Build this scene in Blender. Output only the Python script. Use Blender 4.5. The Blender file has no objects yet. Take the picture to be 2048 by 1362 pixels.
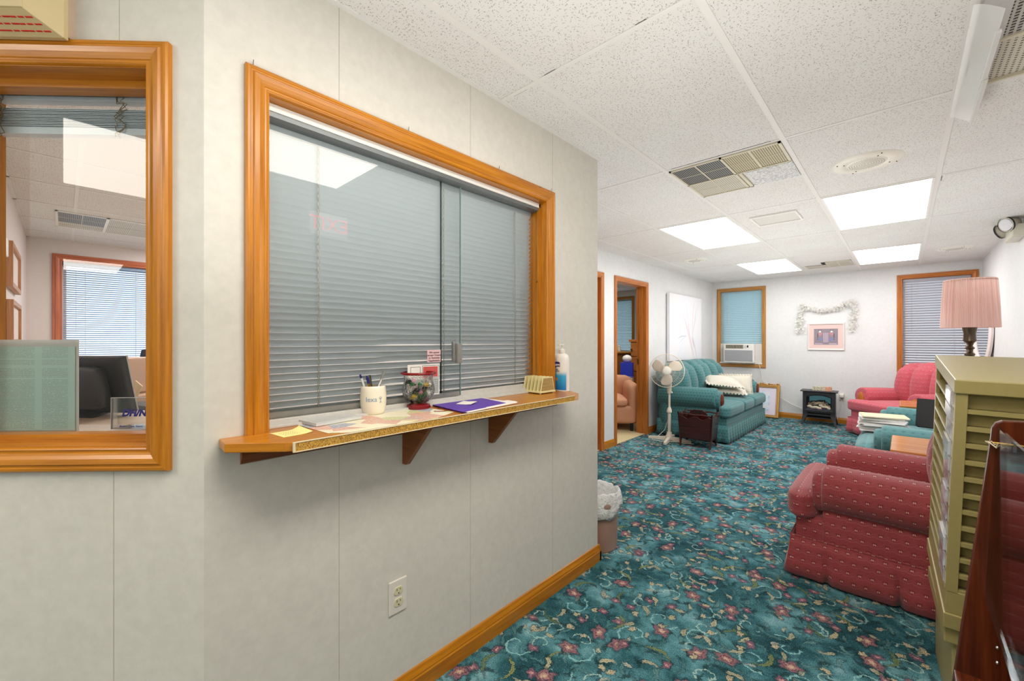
import bpy, bmesh, math, random
from mathutils import Vector, Matrix
random.seed(7)
PI = math.pi
S = bpy.context.scene
COL = S.collection
R = math.radians

# ---------------------------------------------------------------- camera
CZ = 1.25                       # eye height
cam_d = bpy.data.cameras.new('camera')
cam_d.sensor_width = 36.0
cam_d.lens = 36.0 * 838.0 / 2048.0
cam_d.clip_start = 0.02
cam = bpy.data.objects.new('camera', cam_d)
COL.objects.link(cam)
cam.location = (0, 0, CZ)
cam.rotation_euler = (R(90), 0, R(43.04))
S.camera = cam

# ---------------------------------------------------------------- world, exposure
W = bpy.data.worlds.new('world'); S.world = W; W.use_nodes = True
wn = W.node_tree.nodes; wl = W.node_tree.links
bgn = wn['Background']
sky = wn.new('ShaderNodeTexSky'); sky.sky_type = 'HOSEK_WILKIE'; sky.turbidity = 4.0
sky.sun_direction = (0.3, -0.6, 0.75)
mixs = wn.new('ShaderNodeMixRGB'); mixs.inputs[0].default_value = 0.6
mixs.inputs[2].default_value = (0.85, 0.93, 1.0, 1)
wl.new(sky.outputs[0], mixs.inputs[1]); wl.new(mixs.outputs[0], bgn.inputs[0])
bgn.inputs[1].default_value = 1.6
S.view_settings.view_transform = 'Standard'
S.view_settings.look = 'None'
S.view_settings.gamma = 1.0
S.view_settings.use_curve_mapping = False
S.view_settings.exposure = 0.62
PANEL = 6.6                     # radiance of the fluorescent ceiling panels
PANEL_LOBBY = 10.0
PANEL_OFFICE = 9.5

# added upward area lamps that brighten the ceiling, no fixture of the room
def fill_light(name, x, y, sx, sy, watts, z=1.32):
    d = bpy.data.lights.new(name, 'AREA'); d.shape = 'RECTANGLE'; d.size = sx; d.size_y = sy; d.energy = watts
    d.color = (1.0, 0.97, 0.93); o = bpy.data.objects.new(name, d); COL.objects.link(o)
    o.location = (x, y, z); o.rotation_euler = (PI, 0, 0)
fill_light('ceiling_fill', -0.35, 0.6, 0.8, 1.6, 8)
fill_light('ceiling_fill', -0.95, 4.6, 1.2, 4.4, 27, 0.72)
fill_light('ceiling_fill', -1.0, -3.0, 2.0, 3.0, 34)

# ---------------------------------------------------------------- material helpers
def lin(c):
    c = c / 255.0
    return c / 12.92 if c <= 0.04045 else ((c + 0.055) / 1.055) ** 2.4
def rgb(r, g, b): return (lin(r), lin(g), lin(b), 1.0)

class NT:
    def __init__(s, name):
        s.m = bpy.data.materials.new(name); s.m.use_nodes = True
        s.n = s.m.node_tree.nodes; s.l = s.m.node_tree.links
        s.b = s.n['Principled BSDF']; s.out = s.n['Material Output']
    def put(s, sock, v):
        if v is None: return
        if isinstance(v, bpy.types.NodeSocket): s.l.new(v, sock)
        else: sock.default_value = v
    def math(s, op, a, b=None, c=None):
        n = s.n.new('ShaderNodeMath'); n.operation = op
        s.put(n.inputs[0], a); s.put(n.inputs[1], b); s.put(n.inputs[2], c)
        return n.outputs[0]
    def vm(s, op, a, b=None):
        n = s.n.new('ShaderNodeVectorMath'); n.operation = op
        s.put(n.inputs[0], a)
        if op == 'SCALE': s.put(n.inputs['Scale'], b)
        else: s.put(n.inputs[1], b)
        return n.outputs['Value'] if op in ('LENGTH', 'DOT_PRODUCT') else n.outputs['Vector']
    def sep(s, v):
        n = s.n.new('ShaderNodeSeparateXYZ'); s.put(n.inputs[0], v); return n.outputs
    def comb(s, x, y, z=0.0):
        n = s.n.new('ShaderNodeCombineXYZ')
        s.put(n.inputs[0], x); s.put(n.inputs[1], y); s.put(n.inputs[2], z); return n.outputs[0]
    def coord(s, k): return s.n.new('ShaderNodeTexCoord').outputs[k]
    def noise(s, v, scale, detail=2.0, rough=0.5, dim='3D'):
        n = s.n.new('ShaderNodeTexNoise'); n.noise_dimensions = dim
        s.put(n.inputs['Vector'], v); n.inputs['Scale'].default_value = scale
        n.inputs['Detail'].default_value = detail; n.inputs['Roughness'].default_value = rough
        return n.outputs[0]
    def vor(s, v, scale, rnd=1.0, dim='2D'):
        n = s.n.new('ShaderNodeTexVoronoi'); n.voronoi_dimensions = dim
        s.put(n.inputs['Vector'], v); n.inputs['Scale'].default_value = scale
        n.inputs['Randomness'].default_value = rnd
        return n
    def mix(s, f, a, b):
        n = s.n.new('ShaderNodeMixRGB'); s.put(n.inputs[0], f); s.put(n.inputs[1], a); s.put(n.inputs[2], b)
        return n.outputs[0]
    def mul(s, f, a, b):
        n = s.n.new('ShaderNodeMixRGB'); n.blend_type = 'MULTIPLY'
        s.put(n.inputs[0], f); s.put(n.inputs[1], a); s.put(n.inputs[2], b); return n.outputs[0]
    def ramp(s, f, stops):
        n = s.n.new('ShaderNodeValToRGB'); s.put(n.inputs[0], f)
        e = n.color_ramp.elements
        while len(e) < len(stops): e.new(0.5)
        for el, (p, c) in zip(e, stops):
            el.position = p; el.color = c if len(c) == 4 else (*c, 1)
        return n.outputs[0]
    def step(s, v, a, b):
        n = s.n.new('ShaderNodeMapRange'); n.interpolation_type = 'SMOOTHSTEP'
        s.put(n.inputs[0], v); n.inputs[1].default_value = a; n.inputs[2].default_value = b
        return n.outputs[0]
    def bump(s, h, strength=0.3, dist=0.01):
        n = s.n.new('ShaderNodeBump'); n.inputs['Strength'].default_value = strength
        n.inputs['Distance'].default_value = dist; s.put(n.inputs['Height'], h)
        s.l.new(n.outputs[0], s.b.inputs['Normal'])
    def fin(s, col=None, rough=0.5, metal=0.0, spec=0.5):
        s.put(s.b.inputs['Base Color'], col); s.put(s.b.inputs['Roughness'], rough)
        s.b.inputs['Metallic'].default_value = metal
        s.b.inputs['Specular IOR Level'].default_value = spec
        return s.m

def plain(name, c, rough=0.5, metal=0.0, spec=0.5, var=0.06, scale=40.0):
    t = NT(name)
    n = t.noise(t.coord('Object'), scale, 3)
    k = t.ramp(n, [(0.3, (1 - var,) * 3), (0.7, (1 + 0 * var,) * 3)])
    return t.fin(t.mul(1.0, c, k), rough, metal, spec)

def wood(name, c1, c2, rough=0.3, scale=1.0, spec=0.5, knots=True):
    t = NT(name)
    u = t.coord('UV'); o = t.sep(u)
    v = t.comb(t.math('MULTIPLY', o[0], 2.2 * scale), t.math('MULTIPLY', o[1], 38.0 * scale), 0)
    n1 = t.noise(v, 1.6, 4, 0.6)
    v2 = t.comb(t.math('MULTIPLY', o[0], 6 * scale), t.math('MULTIPLY', o[1], 160.0 * scale), 3)
    n2 = t.noise(v2, 1.0, 2)
    f = t.math('ADD', t.math('MULTIPLY', n1, 0.75), t.math('MULTIPLY', n2, 0.25))
    col = t.ramp(f, [(0.3, c2), (0.62, c1)])
    if knots:
        k = t.vor(u, 3.1 * scale)
        km = t.step(k.outputs['Distance'], 0.02, 0.006)
        pick = t.math('GREATER_THAN', t.sep(k.outputs['Color'])[0], 0.6)
        col = t.mix(t.math('MULTIPLY', km, pick), col, (c2[0] * 0.35, c2[1] * 0.3, c2[2] * 0.3, 1))
    return t.fin(col, rough, 0, spec)

def emis(name, c, s):
    t = NT(name); e = t.n.new('ShaderNodeEmission'); e.inputs[0].default_value = c
    e.inputs[1].default_value = s; t.l.new(e.outputs[0], t.out.inputs[0]); return t.m

def thin_glass(name, gain=2.0, tint=(0.97, 0.985, 0.98, 1), rough=0.0):
    t = NT(name)
    tr = t.n.new('ShaderNodeBsdfTransparent'); tr.inputs[0].default_value = tint
    gl = t.n.new('ShaderNodeBsdfGlossy'); gl.inputs['Roughness'].default_value = rough
    fr = t.n.new('ShaderNodeFresnel'); fr.inputs[0].default_value = 1.5
    f = t.math('MINIMUM', t.math('MULTIPLY', fr.outputs[0], gain), 1.0)
    mx = t.n.new('ShaderNodeMixShader'); t.l.new(f, mx.inputs[0])
    t.l.new(tr.outputs[0], mx.inputs[1]); t.l.new(gl.outputs[0], mx.inputs[2])
    t.l.new(mx.outputs[0], t.out.inputs[0]); return t.m

# ---------------------------------------------------------------- mesh builder
class B:
    """collects polygons (with optional uv) and links them as ONE mesh object"""
    def __init__(s, M=None):
        s.v = []; s.f = []; s.uv = {}; s.M = M or Matrix.Identity(4)
    def addv(s, p):
        s.v.append(s.M @ Vector(p)); return len(s.v) - 1
    def face(s, ids, uv=None):
        s.f.append(tuple(ids))
        if uv: s.uv[len(s.f) - 1] = uv
    def quad(s, a, b, c, d, uv=((0, 0), (1, 0), (1, 1), (0, 1))):
        s.face([s.addv(p) for p in (a, b, c, d)], uv); return s
    def box(s, x0, x1, y0, y1, z0, z1, along=None):
        if x0 > x1: x0, x1 = x1, x0
        if y0 > y1: y0, y1 = y1, y0
        if z0 > z1: z0, z1 = z1, z0
        P = [(x0, y0, z0), (x1, y0, z0), (x1, y1, z0), (x0, y1, z0), (x0, y0, z1), (x1, y0, z1), (x1, y1, z1), (x0, y1, z1)]
        i = [s.addv(p) for p in P]
        d = (x1 - x0, y1 - y0, z1 - z0)
        a = along if along is not None else d.index(max(d))
        o = [k for k in range(3) if k != a]
        for q in ((0, 3, 2, 1), (4, 5, 6, 7), (0, 1, 5, 4), (1, 2, 6, 5), (2, 3, 7, 6), (3, 0, 4, 7)):
            s.face([i[k] for k in q], [(P[k][a], P[k][o[0]] + P[k][o[1]] * 1.07) for k in q])
        return s
    def loft(s, rings, cap=True, closed=True, uvs=None):
        n = len(rings[0]); ids = [[s.addv(p) for p in r] for r in rings]
        L = [0.0]
        for a, b in zip(rings, rings[1:]): L.append(L[-1] + (Vector(a[0]) - Vector(b[0])).length)
        per = [0.0]
        for k in range(n): per.append(per[-1] + (Vector(rings[0][k]) - Vector(rings[0][(k + 1) % n])).length)
        if per[-1] < 1e-5 and len(rings) > 1:
            per = [0.0]
            for k in range(n): per.append(per[-1] + (Vector(rings[1][k]) - Vector(rings[1][(k + 1) % n])).length)
        m = n if closed else n - 1
        for r in range(len(rings) - 1):
            for k in range(m):
                k2 = (k + 1) % n
                s.face((ids[r][k], ids[r][k2], ids[r + 1][k2], ids[r + 1][k]),
                       ((L[r], per[k]), (L[r], per[k + 1]), (L[r + 1], per[k + 1]), (L[r + 1], per[k])))
        if cap and closed:
            s.face(ids[0][::-1]); s.face(ids[-1])
        return s
    def cyl(s, p0, p1, r0, r1=None, n=16, cap=True):
        r1 = r0 if r1 is None else r1
        p0 = Vector(p0); p1 = Vector(p1); d = (p1 - p0).normalized()
        a = d.orthogonal().normalized(); b = d.cross(a)
        ring = lambda p, r: [p + (a * math.cos(2 * PI * k / n) + b * math.sin(2 * PI * k / n)) * r for k in range(n)]
        return s.loft([ring(p0, r0), ring(p1, r1)], cap)
    def tube(s, pts, r, n=8):
        pts = [Vector(p) for p in pts]; rings = []
        a = None
        for i, p in enumerate(pts):
            d = (pts[min(i + 1, len(pts) - 1)] - pts[max(i - 1, 0)]).normalized()
            a = d.orthogonal().normalized() if a is None else (a - d * a.dot(d)).normalized()
            b = d.cross(a); rr = r[i] if isinstance(r, (list, tuple)) else r
            rings.append([p + (a * math.cos(2 * PI * k / n) + b * math.sin(2 * PI * k / n)) * rr for k in range(n)])
        return s.loft(rings)
    def lathe(s, prof, c=(0, 0, 0), n=32, cap=True, sx=1.0, sy=1.0):
        rings = [[(c[0] + r * sx * math.cos(2 * PI * k / n), c[1] + r * sy * math.sin(2 * PI * k / n), c[2] + z) for k in range(n)] for r, z in prof]
        return s.loft(rings, cap)
    def prism(s, poly, axis, a, b):
        """extrude a 2D polygon along axis (0 x, 1 y, 2 z) between a and b"""
        def P(u, v, w): return ((w, u, v), (u, w, v), (u, v, w))[axis]
        i0 = [s.addv(P(u, v, a)) for u, v in poly]; i1 = [s.addv(P(u, v, b)) for u, v in poly]
        n = len(poly)
        us = [p[0] for p in poly]; vs = [p[1] for p in poly]
        lu, lv = max(us) - min(us), max(vs) - min(vs)
        f2 = (lambda u, v: (u, v)) if lu >= lv else (lambda u, v: (v, u))
        s.face(i0[::-1], [f2(*p) for p in poly][::-1]); s.face(i1, [f2(*p) for p in poly])
        L = 0
        for k in range(n):
            k2 = (k + 1) % n; e = math.hypot(poly[k2][0] - poly[k][0], poly[k2][1] - poly[k][1])
            s.face((i0[k], i0[k2], i1[k2], i1[k]), ((L, a), (L + e, a), (L + e, b), (L, b))); L += e
        return s
    def sphere(s, c, r, n=12, m=8, sc=(1, 1, 1)):
        prof = [(max(1e-5, math.sin(PI * k / m)) * r, -math.cos(PI * k / m) * r) for k in range(m + 1)]
        rings = [[(c[0] + q * sc[0] * math.cos(2 * PI * k / n), c[1] + q * sc[1] * math.sin(2 * PI * k / n), c[2] + z * sc[2]) for k in range(n)] for q, z in prof]
        return s.loft(rings)
    def soft(s, x0, x1, y0, y1, z0, z1, r=0.04, puff=0.02, n=10, warp=None, nx=None):
        """rounded, slightly puffed box"""
        c = Vector(((x0 + x1) / 2, (y0 + y1) / 2, (z0 + z1) / 2)); h = Vector(((x1 - x0) / 2, (y1 - y0) / 2, (z1 - z0) / 2))
        r = min(r, h.x, h.y, h.z)
        key = {}
        def pt(ijk, N):
            if ijk in key: return key[ijk]
            q = Vector([-1 + 2 * ijk[a] / N[a] for a in range(3)])
            e = Vector([math.copysign(abs(x) ** 0.7, x) if False else x for x in q])
            p = Vector([e[a] * h[a] for a in range(3)])
            inn = Vector([max(-(h[a] - r), min(h[a] - r, p[a])) for a in range(3)])
            d = p - inn
            if d.length > 1e-9: p = inn + d.normalized() * r
            for a in range(3):
                if abs(q[a]) > 0.999:
                    b, cc = (a + 1) % 3, (a + 2) % 3
                    p[a] += math.copysign(puff, q[a]) * max(0, 1 - q[b] ** 2) ** 0.6 * max(0, 1 - q[cc] ** 2) ** 0.6
            p = p + c
            if warp: p = Vector(warp(p, q))
            key[ijk] = s.addv(p); return key[ijk]
        N = (nx or n, n, n)
        for a in range(3):
            b, cc = (a + 1) % 3, (a + 2) % 3
            for side in (0, N[a]):
                for i in range(N[b]):
                    for j in range(N[cc]):
                        def I(u, v):
                            t = [0, 0, 0]; t[a] = side; t[b] = u; t[cc] = v; return tuple(t)
                        q = [pt(I(i, j), N), pt(I(i + 1, j), N), pt(I(i + 1, j + 1), N), pt(I(i, j + 1), N)]
                        s.face(q if side else q[::-1])
        return s
    def build(s, name, mat, parent=None, bevel=0.0, smooth=0, seg=2):
        me = bpy.data.meshes.new(name)
        me.from_pydata([tuple(v) for v in s.v], [], s.f)
        uvl = me.uv_layers.new(name='UVMap').data
        for p in me.polygons:
            uv = s.uv.get(p.index)
            if uv:
                for k, li in enumerate(p.loop_indices): uvl[li].uv = uv[k]
            else:
                nr = p.normal; a = max(range(3), key=lambda i: abs(nr[i]))
                o = (1, 2) if a == 0 else (0, 2) if a == 1 else (0, 1)
                for li, vi in zip(p.loop_indices, p.vertices):
                    co = me.vertices[vi].co; uvl[li].uv = (co[o[0]], co[o[1]])
        bm = bmesh.new(); bm.from_mesh(me); bmesh.ops.recalc_face_normals(bm, faces=bm.faces); bm.to_mesh(me); bm.free()
        if smooth:
            for p in me.polygons: p.use_smooth = True
            me.set_sharp_from_angle(angle=R(smooth))
        me.materials.append(mat)
        o = bpy.data.objects.new(name, me); COL.objects.link(o)
        if parent: o.parent = parent
        if bevel:
            md = o.modifiers.new('bevel', 'BEVEL'); md.width = bevel; md.segments = seg; md.limit_method = 'ANGLE'; md.angle_limit = R(40)
        return o

def tag(o, label, cat, group=None, kind=None):
    o['label'] = label; o['category'] = cat
    if group: o['group'] = group
    if kind: o['kind'] = kind
    return o
def thing(name, label, cat, loc=(0, 0, 0), rz=0.0, group=None):
    o = bpy.data.objects.new(name, None); COL.objects.link(o); o.empty_display_size = 0.1
    o.location = loc; o.rotation_euler = (0, 0, rz)
    return tag(o, label, cat, group)
def struct(o):
    o['kind'] = 'structure'; return o
def setting(name, label=None, cat=None):
    o = bpy.data.objects.new(name, None); COL.objects.link(o); o['kind'] = 'structure'
    if label: o['label'] = label; o['category'] = cat
    return o
def dup(root, loc, rz=None, label=None):
    """copy a thing with copies of its parts and sub-parts"""
    r = root.copy(); COL.objects.link(r); r.location = loc
    if rz is not None: r.rotation_euler = (0, 0, rz)
    if label: r['label'] = label
    for ch in [c for c in S.objects if c.parent == root]:
        c = ch.copy(); COL.objects.link(c); c.parent = r
        for g in [x for x in S.objects if x.parent == ch]:
            d = g.copy(); COL.objects.link(d); d.parent = c
    return r

def text(name, txt, size, mat, parent, M, bold=0.0, shear=0.0, ext=0.0004, wrap=None, align='CENTER'):
    cu = bpy.data.curves.new(name, 'FONT'); cu.body = txt; cu.size = size; cu.align_x = align; cu.align_y = 'CENTER'
    cu.extrude = ext; cu.offset = bold; cu.shear = shear; cu.resolution_u = 3
    tmp = bpy.data.objects.new(name, cu); COL.objects.link(tmp)
    dg = bpy.context.evaluated_depsgraph_get()
    me = bpy.data.meshes.new_from_object(tmp.evaluated_get(dg)); me.name = name
    bpy.data.objects.remove(tmp); bpy.data.curves.remove(cu)
    for v in me.vertices: v.co = M @ (wrap(v.co) if wrap else v.co)
    me.materials.clear(); me.materials.append(mat)
    o = bpy.data.objects.new(name, me); COL.objects.link(o); o.parent = parent
    return o
def MX(ux, uy, o):
    """matrix with x axis ux, y axis uy, origin o"""
    ux = Vector(ux).normalized(); uy = Vector(uy).normalized(); uz = ux.cross(uy)
    m = Matrix((ux, uy, uz)).transposed().to_4x4(); m.translation = Vector(o); return m

def casing(b, M, x0, x1, z0, z1, prof, bottom=True):
    """mitred moulding round a rectangle. M maps (along, up, out). prof: (inset, height)."""
    def P(x, z, h): return M @ Vector((x, z, h))
    base = len(b.v)
    rings = []
    for d, h in prof:
        zb = z0 + d if bottom else z0
        rings.append([P(x0 + d, zb, h), P(x0 + d, z1 - d, h), P(x1 - d, z1 - d, h), P(x1 - d, zb, h)])
    segs = 4 if bottom else 3
    d = 0
    for (r0, r1, p0, p1) in zip(rings, rings[1:], prof, prof[1:]):
        w = math.hypot(p1[0] - p0[0], p1[1] - p0[1])
        for k in range(segs):
            k2 = (k + 1) % 4
            L = (Vector(rings[0][k]) - Vector(rings[0][k2])).length
            ids = [b.addv(p) for p in (r0[k], r0[k2], r1[k2], r1[k])]
            off = k * 3.3
            b.face(ids, ((off, d), (off + L, d), (off + L - p1[0], d + w), (off + p1[0], d + w)))
        d += w
    if not bottom:
        for k, rev in ((0, 1), (3, 0)):
            b.face([b.addv(r[k]) for r in rings])
    return b
CASE = [(0, 0), (0, 0.014), (0.004, 0.018), (0.010, 0.0185), (0.012, 0.0165), (0.016, 0.0165), (0.020, 0.021), (0.032, 0.019), (0.040, 0.0145), (0.044, 0.013), (0.046, 0.0105), (0.050, 0.0105), (0.053, 0.012), (0.056, 0.010), (0.058, 0.006), (0.058, 0.0)]
# ---------------------------------------------------------------- materials
OAK = wood('honey_oak', rgb(198, 128, 26), rgb(158, 92, 6), 0.28)
OAKF = wood('oak_trim_far', rgb(196, 120, 50), rgb(162, 88, 28), 0.35)
OAKP = wood('oak_trim_pale', rgb(192, 140, 72), rgb(158, 104, 46), 0.4)
CHERRY = wood('cherry_wood', rgb(92, 40, 16), rgb(48, 16, 6), 0.22, knots=False)
MAHOG = wood('mahogany', rgb(72, 28, 20), rgb(38, 12, 10), 0.2, knots=False)
TABLEW = wood('table_veneer', rgb(206, 140, 74), rgb(170, 100, 44), 0.18, 0.6, knots=False)
DARKW = wood('brown_office_wood', rgb(134, 92, 44), rgb(100, 62, 26), 0.4, knots=False)

def wallpaper(name, c, amp):
    t = NT(name); o = t.coord('Object')
    n1 = t.noise(o, 26, 6, 0.62); n2 = t.noise(o, 3.0, 3); n3 = t.noise(t.vm('ADD', o, (3, 7, 1)), 55, 3)
    f = t.math('ADD', t.math('MULTIPLY', n1, 0.7), t.math('MULTIPLY', n3, 0.3))
    col = t.ramp(f, [(0.36, tuple(x * (1 - amp) for x in c[:3])), (0.62, tuple(min(1, x * (1 + amp * 0.35)) for x in c[:3]))])
    col = t.mul(0.5, col, t.ramp(n2, [(0.35, (0.93, 0.93, 0.92)), (0.65, (1, 1, 1))]))
    t.bump(n1, 0.05, 0.002)
    return t.fin(col, 0.55, 0, 0.3)
WALLP = wallpaper('wallpaper', rgb(214, 211, 202), 0.055)
WALLF = wallpaper('wallpaper_lit', rgb(226, 226, 226), 0.045)  # same wallpaper, the far walls' stronger light put into a whiter colour
WALLO = plain('office_wall_paint', rgb(222, 214, 210), 0.6, var=0.03)
SEAM = plain('wallpaper_joint', rgb(165, 158, 140), 0.8)
WHITE = plain('white_enamel', rgb(236, 234, 228), 0.4, var=0.03)
WPLAST = plain('white_plastic', rgb(232, 228, 216), 0.35, var=0.03)
BLACK = plain('black_plastic', rgb(22, 22, 24), 0.35)
BLACKM = plain('black_metal', rgb(38, 37, 42), 0.38)
DARK = plain('dark_void', rgb(20, 18, 14), 0.9)
ALU = plain('aluminium', rgb(176, 176, 172), 0.3, 0.8)
GREYM = plain('grey_metal', rgb(120, 126, 128), 0.4, 0.5)
BRASS = plain('brass', rgb(176, 140, 70), 0.3, 1.0)
CHROME = plain('chrome', rgb(215, 215, 215), 0.12, 1.0)
BEIGEP = plain('beige_plastic', rgb(196, 174, 150), 0.45, var=0.03)
CREAMM = plain('cream_metal', rgb(208, 200, 176), 0.4, var=0.03)
OLIVE = plain('olive_cream_metal', rgb(160, 147, 94), 0.38, 0.0, 0.5, 0.04)
GLASS = thin_glass('window_glass', 1.0)
ACRYL = thin_glass('clear_acrylic', 0.5, (0.93, 0.94, 0.93, 1), 0.06)
PAPER = plain('white_paper', rgb(232, 228, 220), 0.8, var=0.04)

def carpet():
    t = NT('floral_carpet'); o = t.coord('Object'); s = t.sep(o)
    p = t.comb(s[0], s[1], 0)
    big = t.noise(p, 3.6, 3, 0.55); mid = t.noise(t.vm('ADD', p, (5, 2, 0)), 9.0, 3, 0.6)
    f = t.math('ADD', t.math('MULTIPLY', big, 0.55), t.math('MULTIPLY', mid, 0.45))
    col = t.ramp(f, [(0.34, rgb(28, 62, 70)), (0.46, rgb(44, 90, 98)), (0.56, rgb(86, 138, 146)), (0.70, rgb(150, 188, 194))])
    wob = t.n.new('ShaderNodeTexNoise'); wob.inputs['Scale'].default_value = 46; wob.inputs['Detail'].default_value = 4
    t.l.new(p, wob.inputs['Vector'])
    pw = t.vm('ADD', p, t.vm('SCALE', t.vm('SUBTRACT', wob.outputs['Color'], (0.5, 0.5, 0.5)), 0.03))
    wo2 = t.n.new('ShaderNodeTexNoise'); wo2.inputs['Scale'].default_value = 150; wo2.inputs['Detail'].default_value = 1; t.l.new(p, wo2.inputs['Vector'])
    pw = t.vm('ADD', pw, t.vm('SCALE', t.vm('SUBTRACT', wo2.outputs['Color'], (0.5, 0.5, 0.5)), 0.012))
    def cell(scale, off, rnd=0.75):
        v = t.vor(t.vm('ADD', pw, off), scale, rnd)
        loc = t.vm('SUBTRACT', t.vm('ADD', pw, off), v.outputs['Position'])
        return loc, t.sep(v.outputs['Color']), v.outputs['Color']
    def rot(loc, ang):
        q = t.sep(loc); c = t.math('COSINE', ang); sn = t.math('SINE', ang)
        return (t.math('ADD', t.math('MULTIPLY', q[0], c), t.math('MULTIPLY', q[1], sn)),
                t.math('SUBTRACT', t.math('MULTIPLY', q[1], c), t.math('MULTIPLY', q[0], sn)))
    def leaf(scale, off, prob, L, w, curve, ca, cb, op=0.8):
        nonlocal col
        loc, c, _ = cell(scale, off)
        u, v = rot(loc, t.math('MULTIPLY', c[0], 6.283))
        v = t.math('SUBTRACT', v, t.math('MULTIPLY', t.math('MULTIPLY', u, u), curve))
        wl_ = t.math('MULTIPLY', t.math('ADD', 0.7, t.math('MULTIPLY', u, 0.45 / L)), w)
        d = t.math('ADD', t.math('POWER', t.math('DIVIDE', u, L), 2.0), t.math('POWER', t.math('DIVIDE', v, wl_), 2.0))
        g = t.math('LESS_THAN', c[1], prob)
        out = t.math('MULTIPLY', t.step(d, 2.6, 1.4), g); m = t.math('MULTIPLY', t.step(d, 1.15, 0.8), g)
        col = t.mix(t.math('MULTIPLY', out, 0.55), col, rgb(16, 40, 46))
        vein = t.step(t.math('ABSOLUTE', v), 0.0016, 0.0006)
        lc = t.mix(c[2], ca, cb)
        lc = t.mix(t.math('MULTIPLY', vein, 0.6), lc, rgb(60, 80, 60))
        col = t.mix(t.math('MULTIPLY', m, op), col, lc)
    def flower(scale, off, prob, rad, lobes, ca, cb, cc):
        nonlocal col
        loc, c, _ = cell(scale, off)
        u, v = rot(loc, t.math('MULTIPLY', c[0], 6.283))
        u = t.math('MULTIPLY', u, 0.72)
        r = t.vm('LENGTH', t.comb(u, v, 0)); a = t.math('ARCTAN2', v, u)
        lo = t.math('COSINE', t.math('ADD', t.math('MULTIPLY', a, lobes), t.math('MULTIPLY', c[2], 6.0)))
        rr = t.math('DIVIDE', r, t.math('MULTIPLY', t.math('ADD', 0.78, t.math('MULTIPLY', lo, 0.15)), rad))
        g = t.math('LESS_THAN', c[1], prob)
        col = t.mix(t.math('MULTIPLY', t.math('MULTIPLY', t.step(rr, 1.5, 1.1), g), 0.6), col, rgb(18, 40, 46))
        pet = t.mix(t.step(rr, 0.35, 0.9), ca, cb)
        pet = t.mix(t.step(t.math('ABSOLUTE', t.math('SUBTRACT', rr, 0.55)), 0.1, 0.02), pet, rgb(92, 58, 74))
        pet = t.mix(t.step(rr, 0.3, 0.2), pet, cc)
        col = t.mix(t.math('MULTIPLY', t.math('MULTIPLY', t.step(rr, 1.1, 0.8), g), 0.85), col, pet)
    def curl(scale, off, prob, R0, k, wd, ca):
        nonlocal col
        loc, c, _ = cell(scale, off)
        u, v = rot(loc, t.math('MULTIPLY', c[0], 6.283))
        r = t.vm('LENGTH', t.comb(u, v, 0)); a = t.math('ARCTAN2', v, u)
        e = t.math('ABSOLUTE', t.math('SUBTRACT', r, t.math('ADD', R0, t.math('MULTIPLY', a, k))))
        m = t.math('MULTIPLY', t.step(e, wd, wd * 0.4), t.math('LESS_THAN', c[1], prob))
        m = t.math('MULTIPLY', m, t.math('LESS_THAN', a, 2.4))
        col = t.mix(t.math('MULTIPLY', m, 0.85), col, ca)
    leaf(9.0, (11.3, 3.1, 0), 0.75, 0.05, 0.008, 10.0, rgb(96, 144, 148), rgb(70, 118, 122), 0.7)
    leaf(10.0, (13.7, 8.1, 0), 0.7, 0.034, 0.009, -9.0, rgb(120, 164, 164), rgb(84, 130, 134), 0.65)
    leaf(12.0, (17.1, 5.5, 0), 0.7, 0.024, 0.009, 12.0, rgb(30, 62, 66), rgb(24, 54, 60), 0.6)
    curl(5.2, (0.3, 1.1, 0), 0.55, 0.045, 0.011, 0.005, rgb(140, 190, 190))
    curl(7.0, (2.7, 0.4, 0), 0.5, 0.03, 0.008, 0.004, rgb(168, 196, 186))
    leaf(5.6, (1.3, 4.1, 0), 0.6, 0.062, 0.011, 9.0, rgb(150, 154, 92), rgb(96, 116, 76))
    leaf(7.5, (3.3, 2.6, 0), 0.55, 0.034, 0.012, 8.0, rgb(200, 190, 156), rgb(168, 166, 138))
    leaf(9.5, (7.7, 1.9, 0), 0.5, 0.022, 0.009, 10.0, rgb(180, 184, 170), rgb(196, 186, 154))
    flower(5.4, (4.4, 8.3, 0), 0.6, 0.036, 5.0, rgb(184, 134, 126), rgb(140, 92, 104), rgb(212, 184, 156))
    flower(8.2, (6.1, 3.7, 0), 0.5, 0.021, 4.0, rgb(170, 122, 130), rgb(124, 84, 106), rgb(210, 160, 150))
    flower(10.5, (9.1, 6.7, 0), 0.3, 0.015, 5.0, rgb(222, 208, 172), rgb(196, 186, 150), rgb(150, 140, 90))
    sp = t.noise(p, 300, 2, 0.75); st = t.noise(t.vm('ADD', p, (2, 9, 0)), 190, 2, 0.7)
    col = t.mix(t.math('MULTIPLY', t.step(st, 0.56, 0.66), 0.6), col, rgb(30, 58, 64))
    col = t.mix(t.math('MULTIPLY', t.step(st, 0.42, 0.32), 0.3), col, rgb(150, 186, 190))
    col = t.mul(1.0, col, t.ramp(sp, [(0.34, (0.42, 0.44, 0.46)), (0.66, (1.55, 1.53, 1.52))]))
    t.bump(sp, 0.5, 0.006)
    return t.fin(col, 0.95, 0, 0.1)
CARPET = carpet()
BEIGEC = plain('beige_carpet', rgb(212, 194, 150), 0.95, var=0.18, scale=300)

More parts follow.
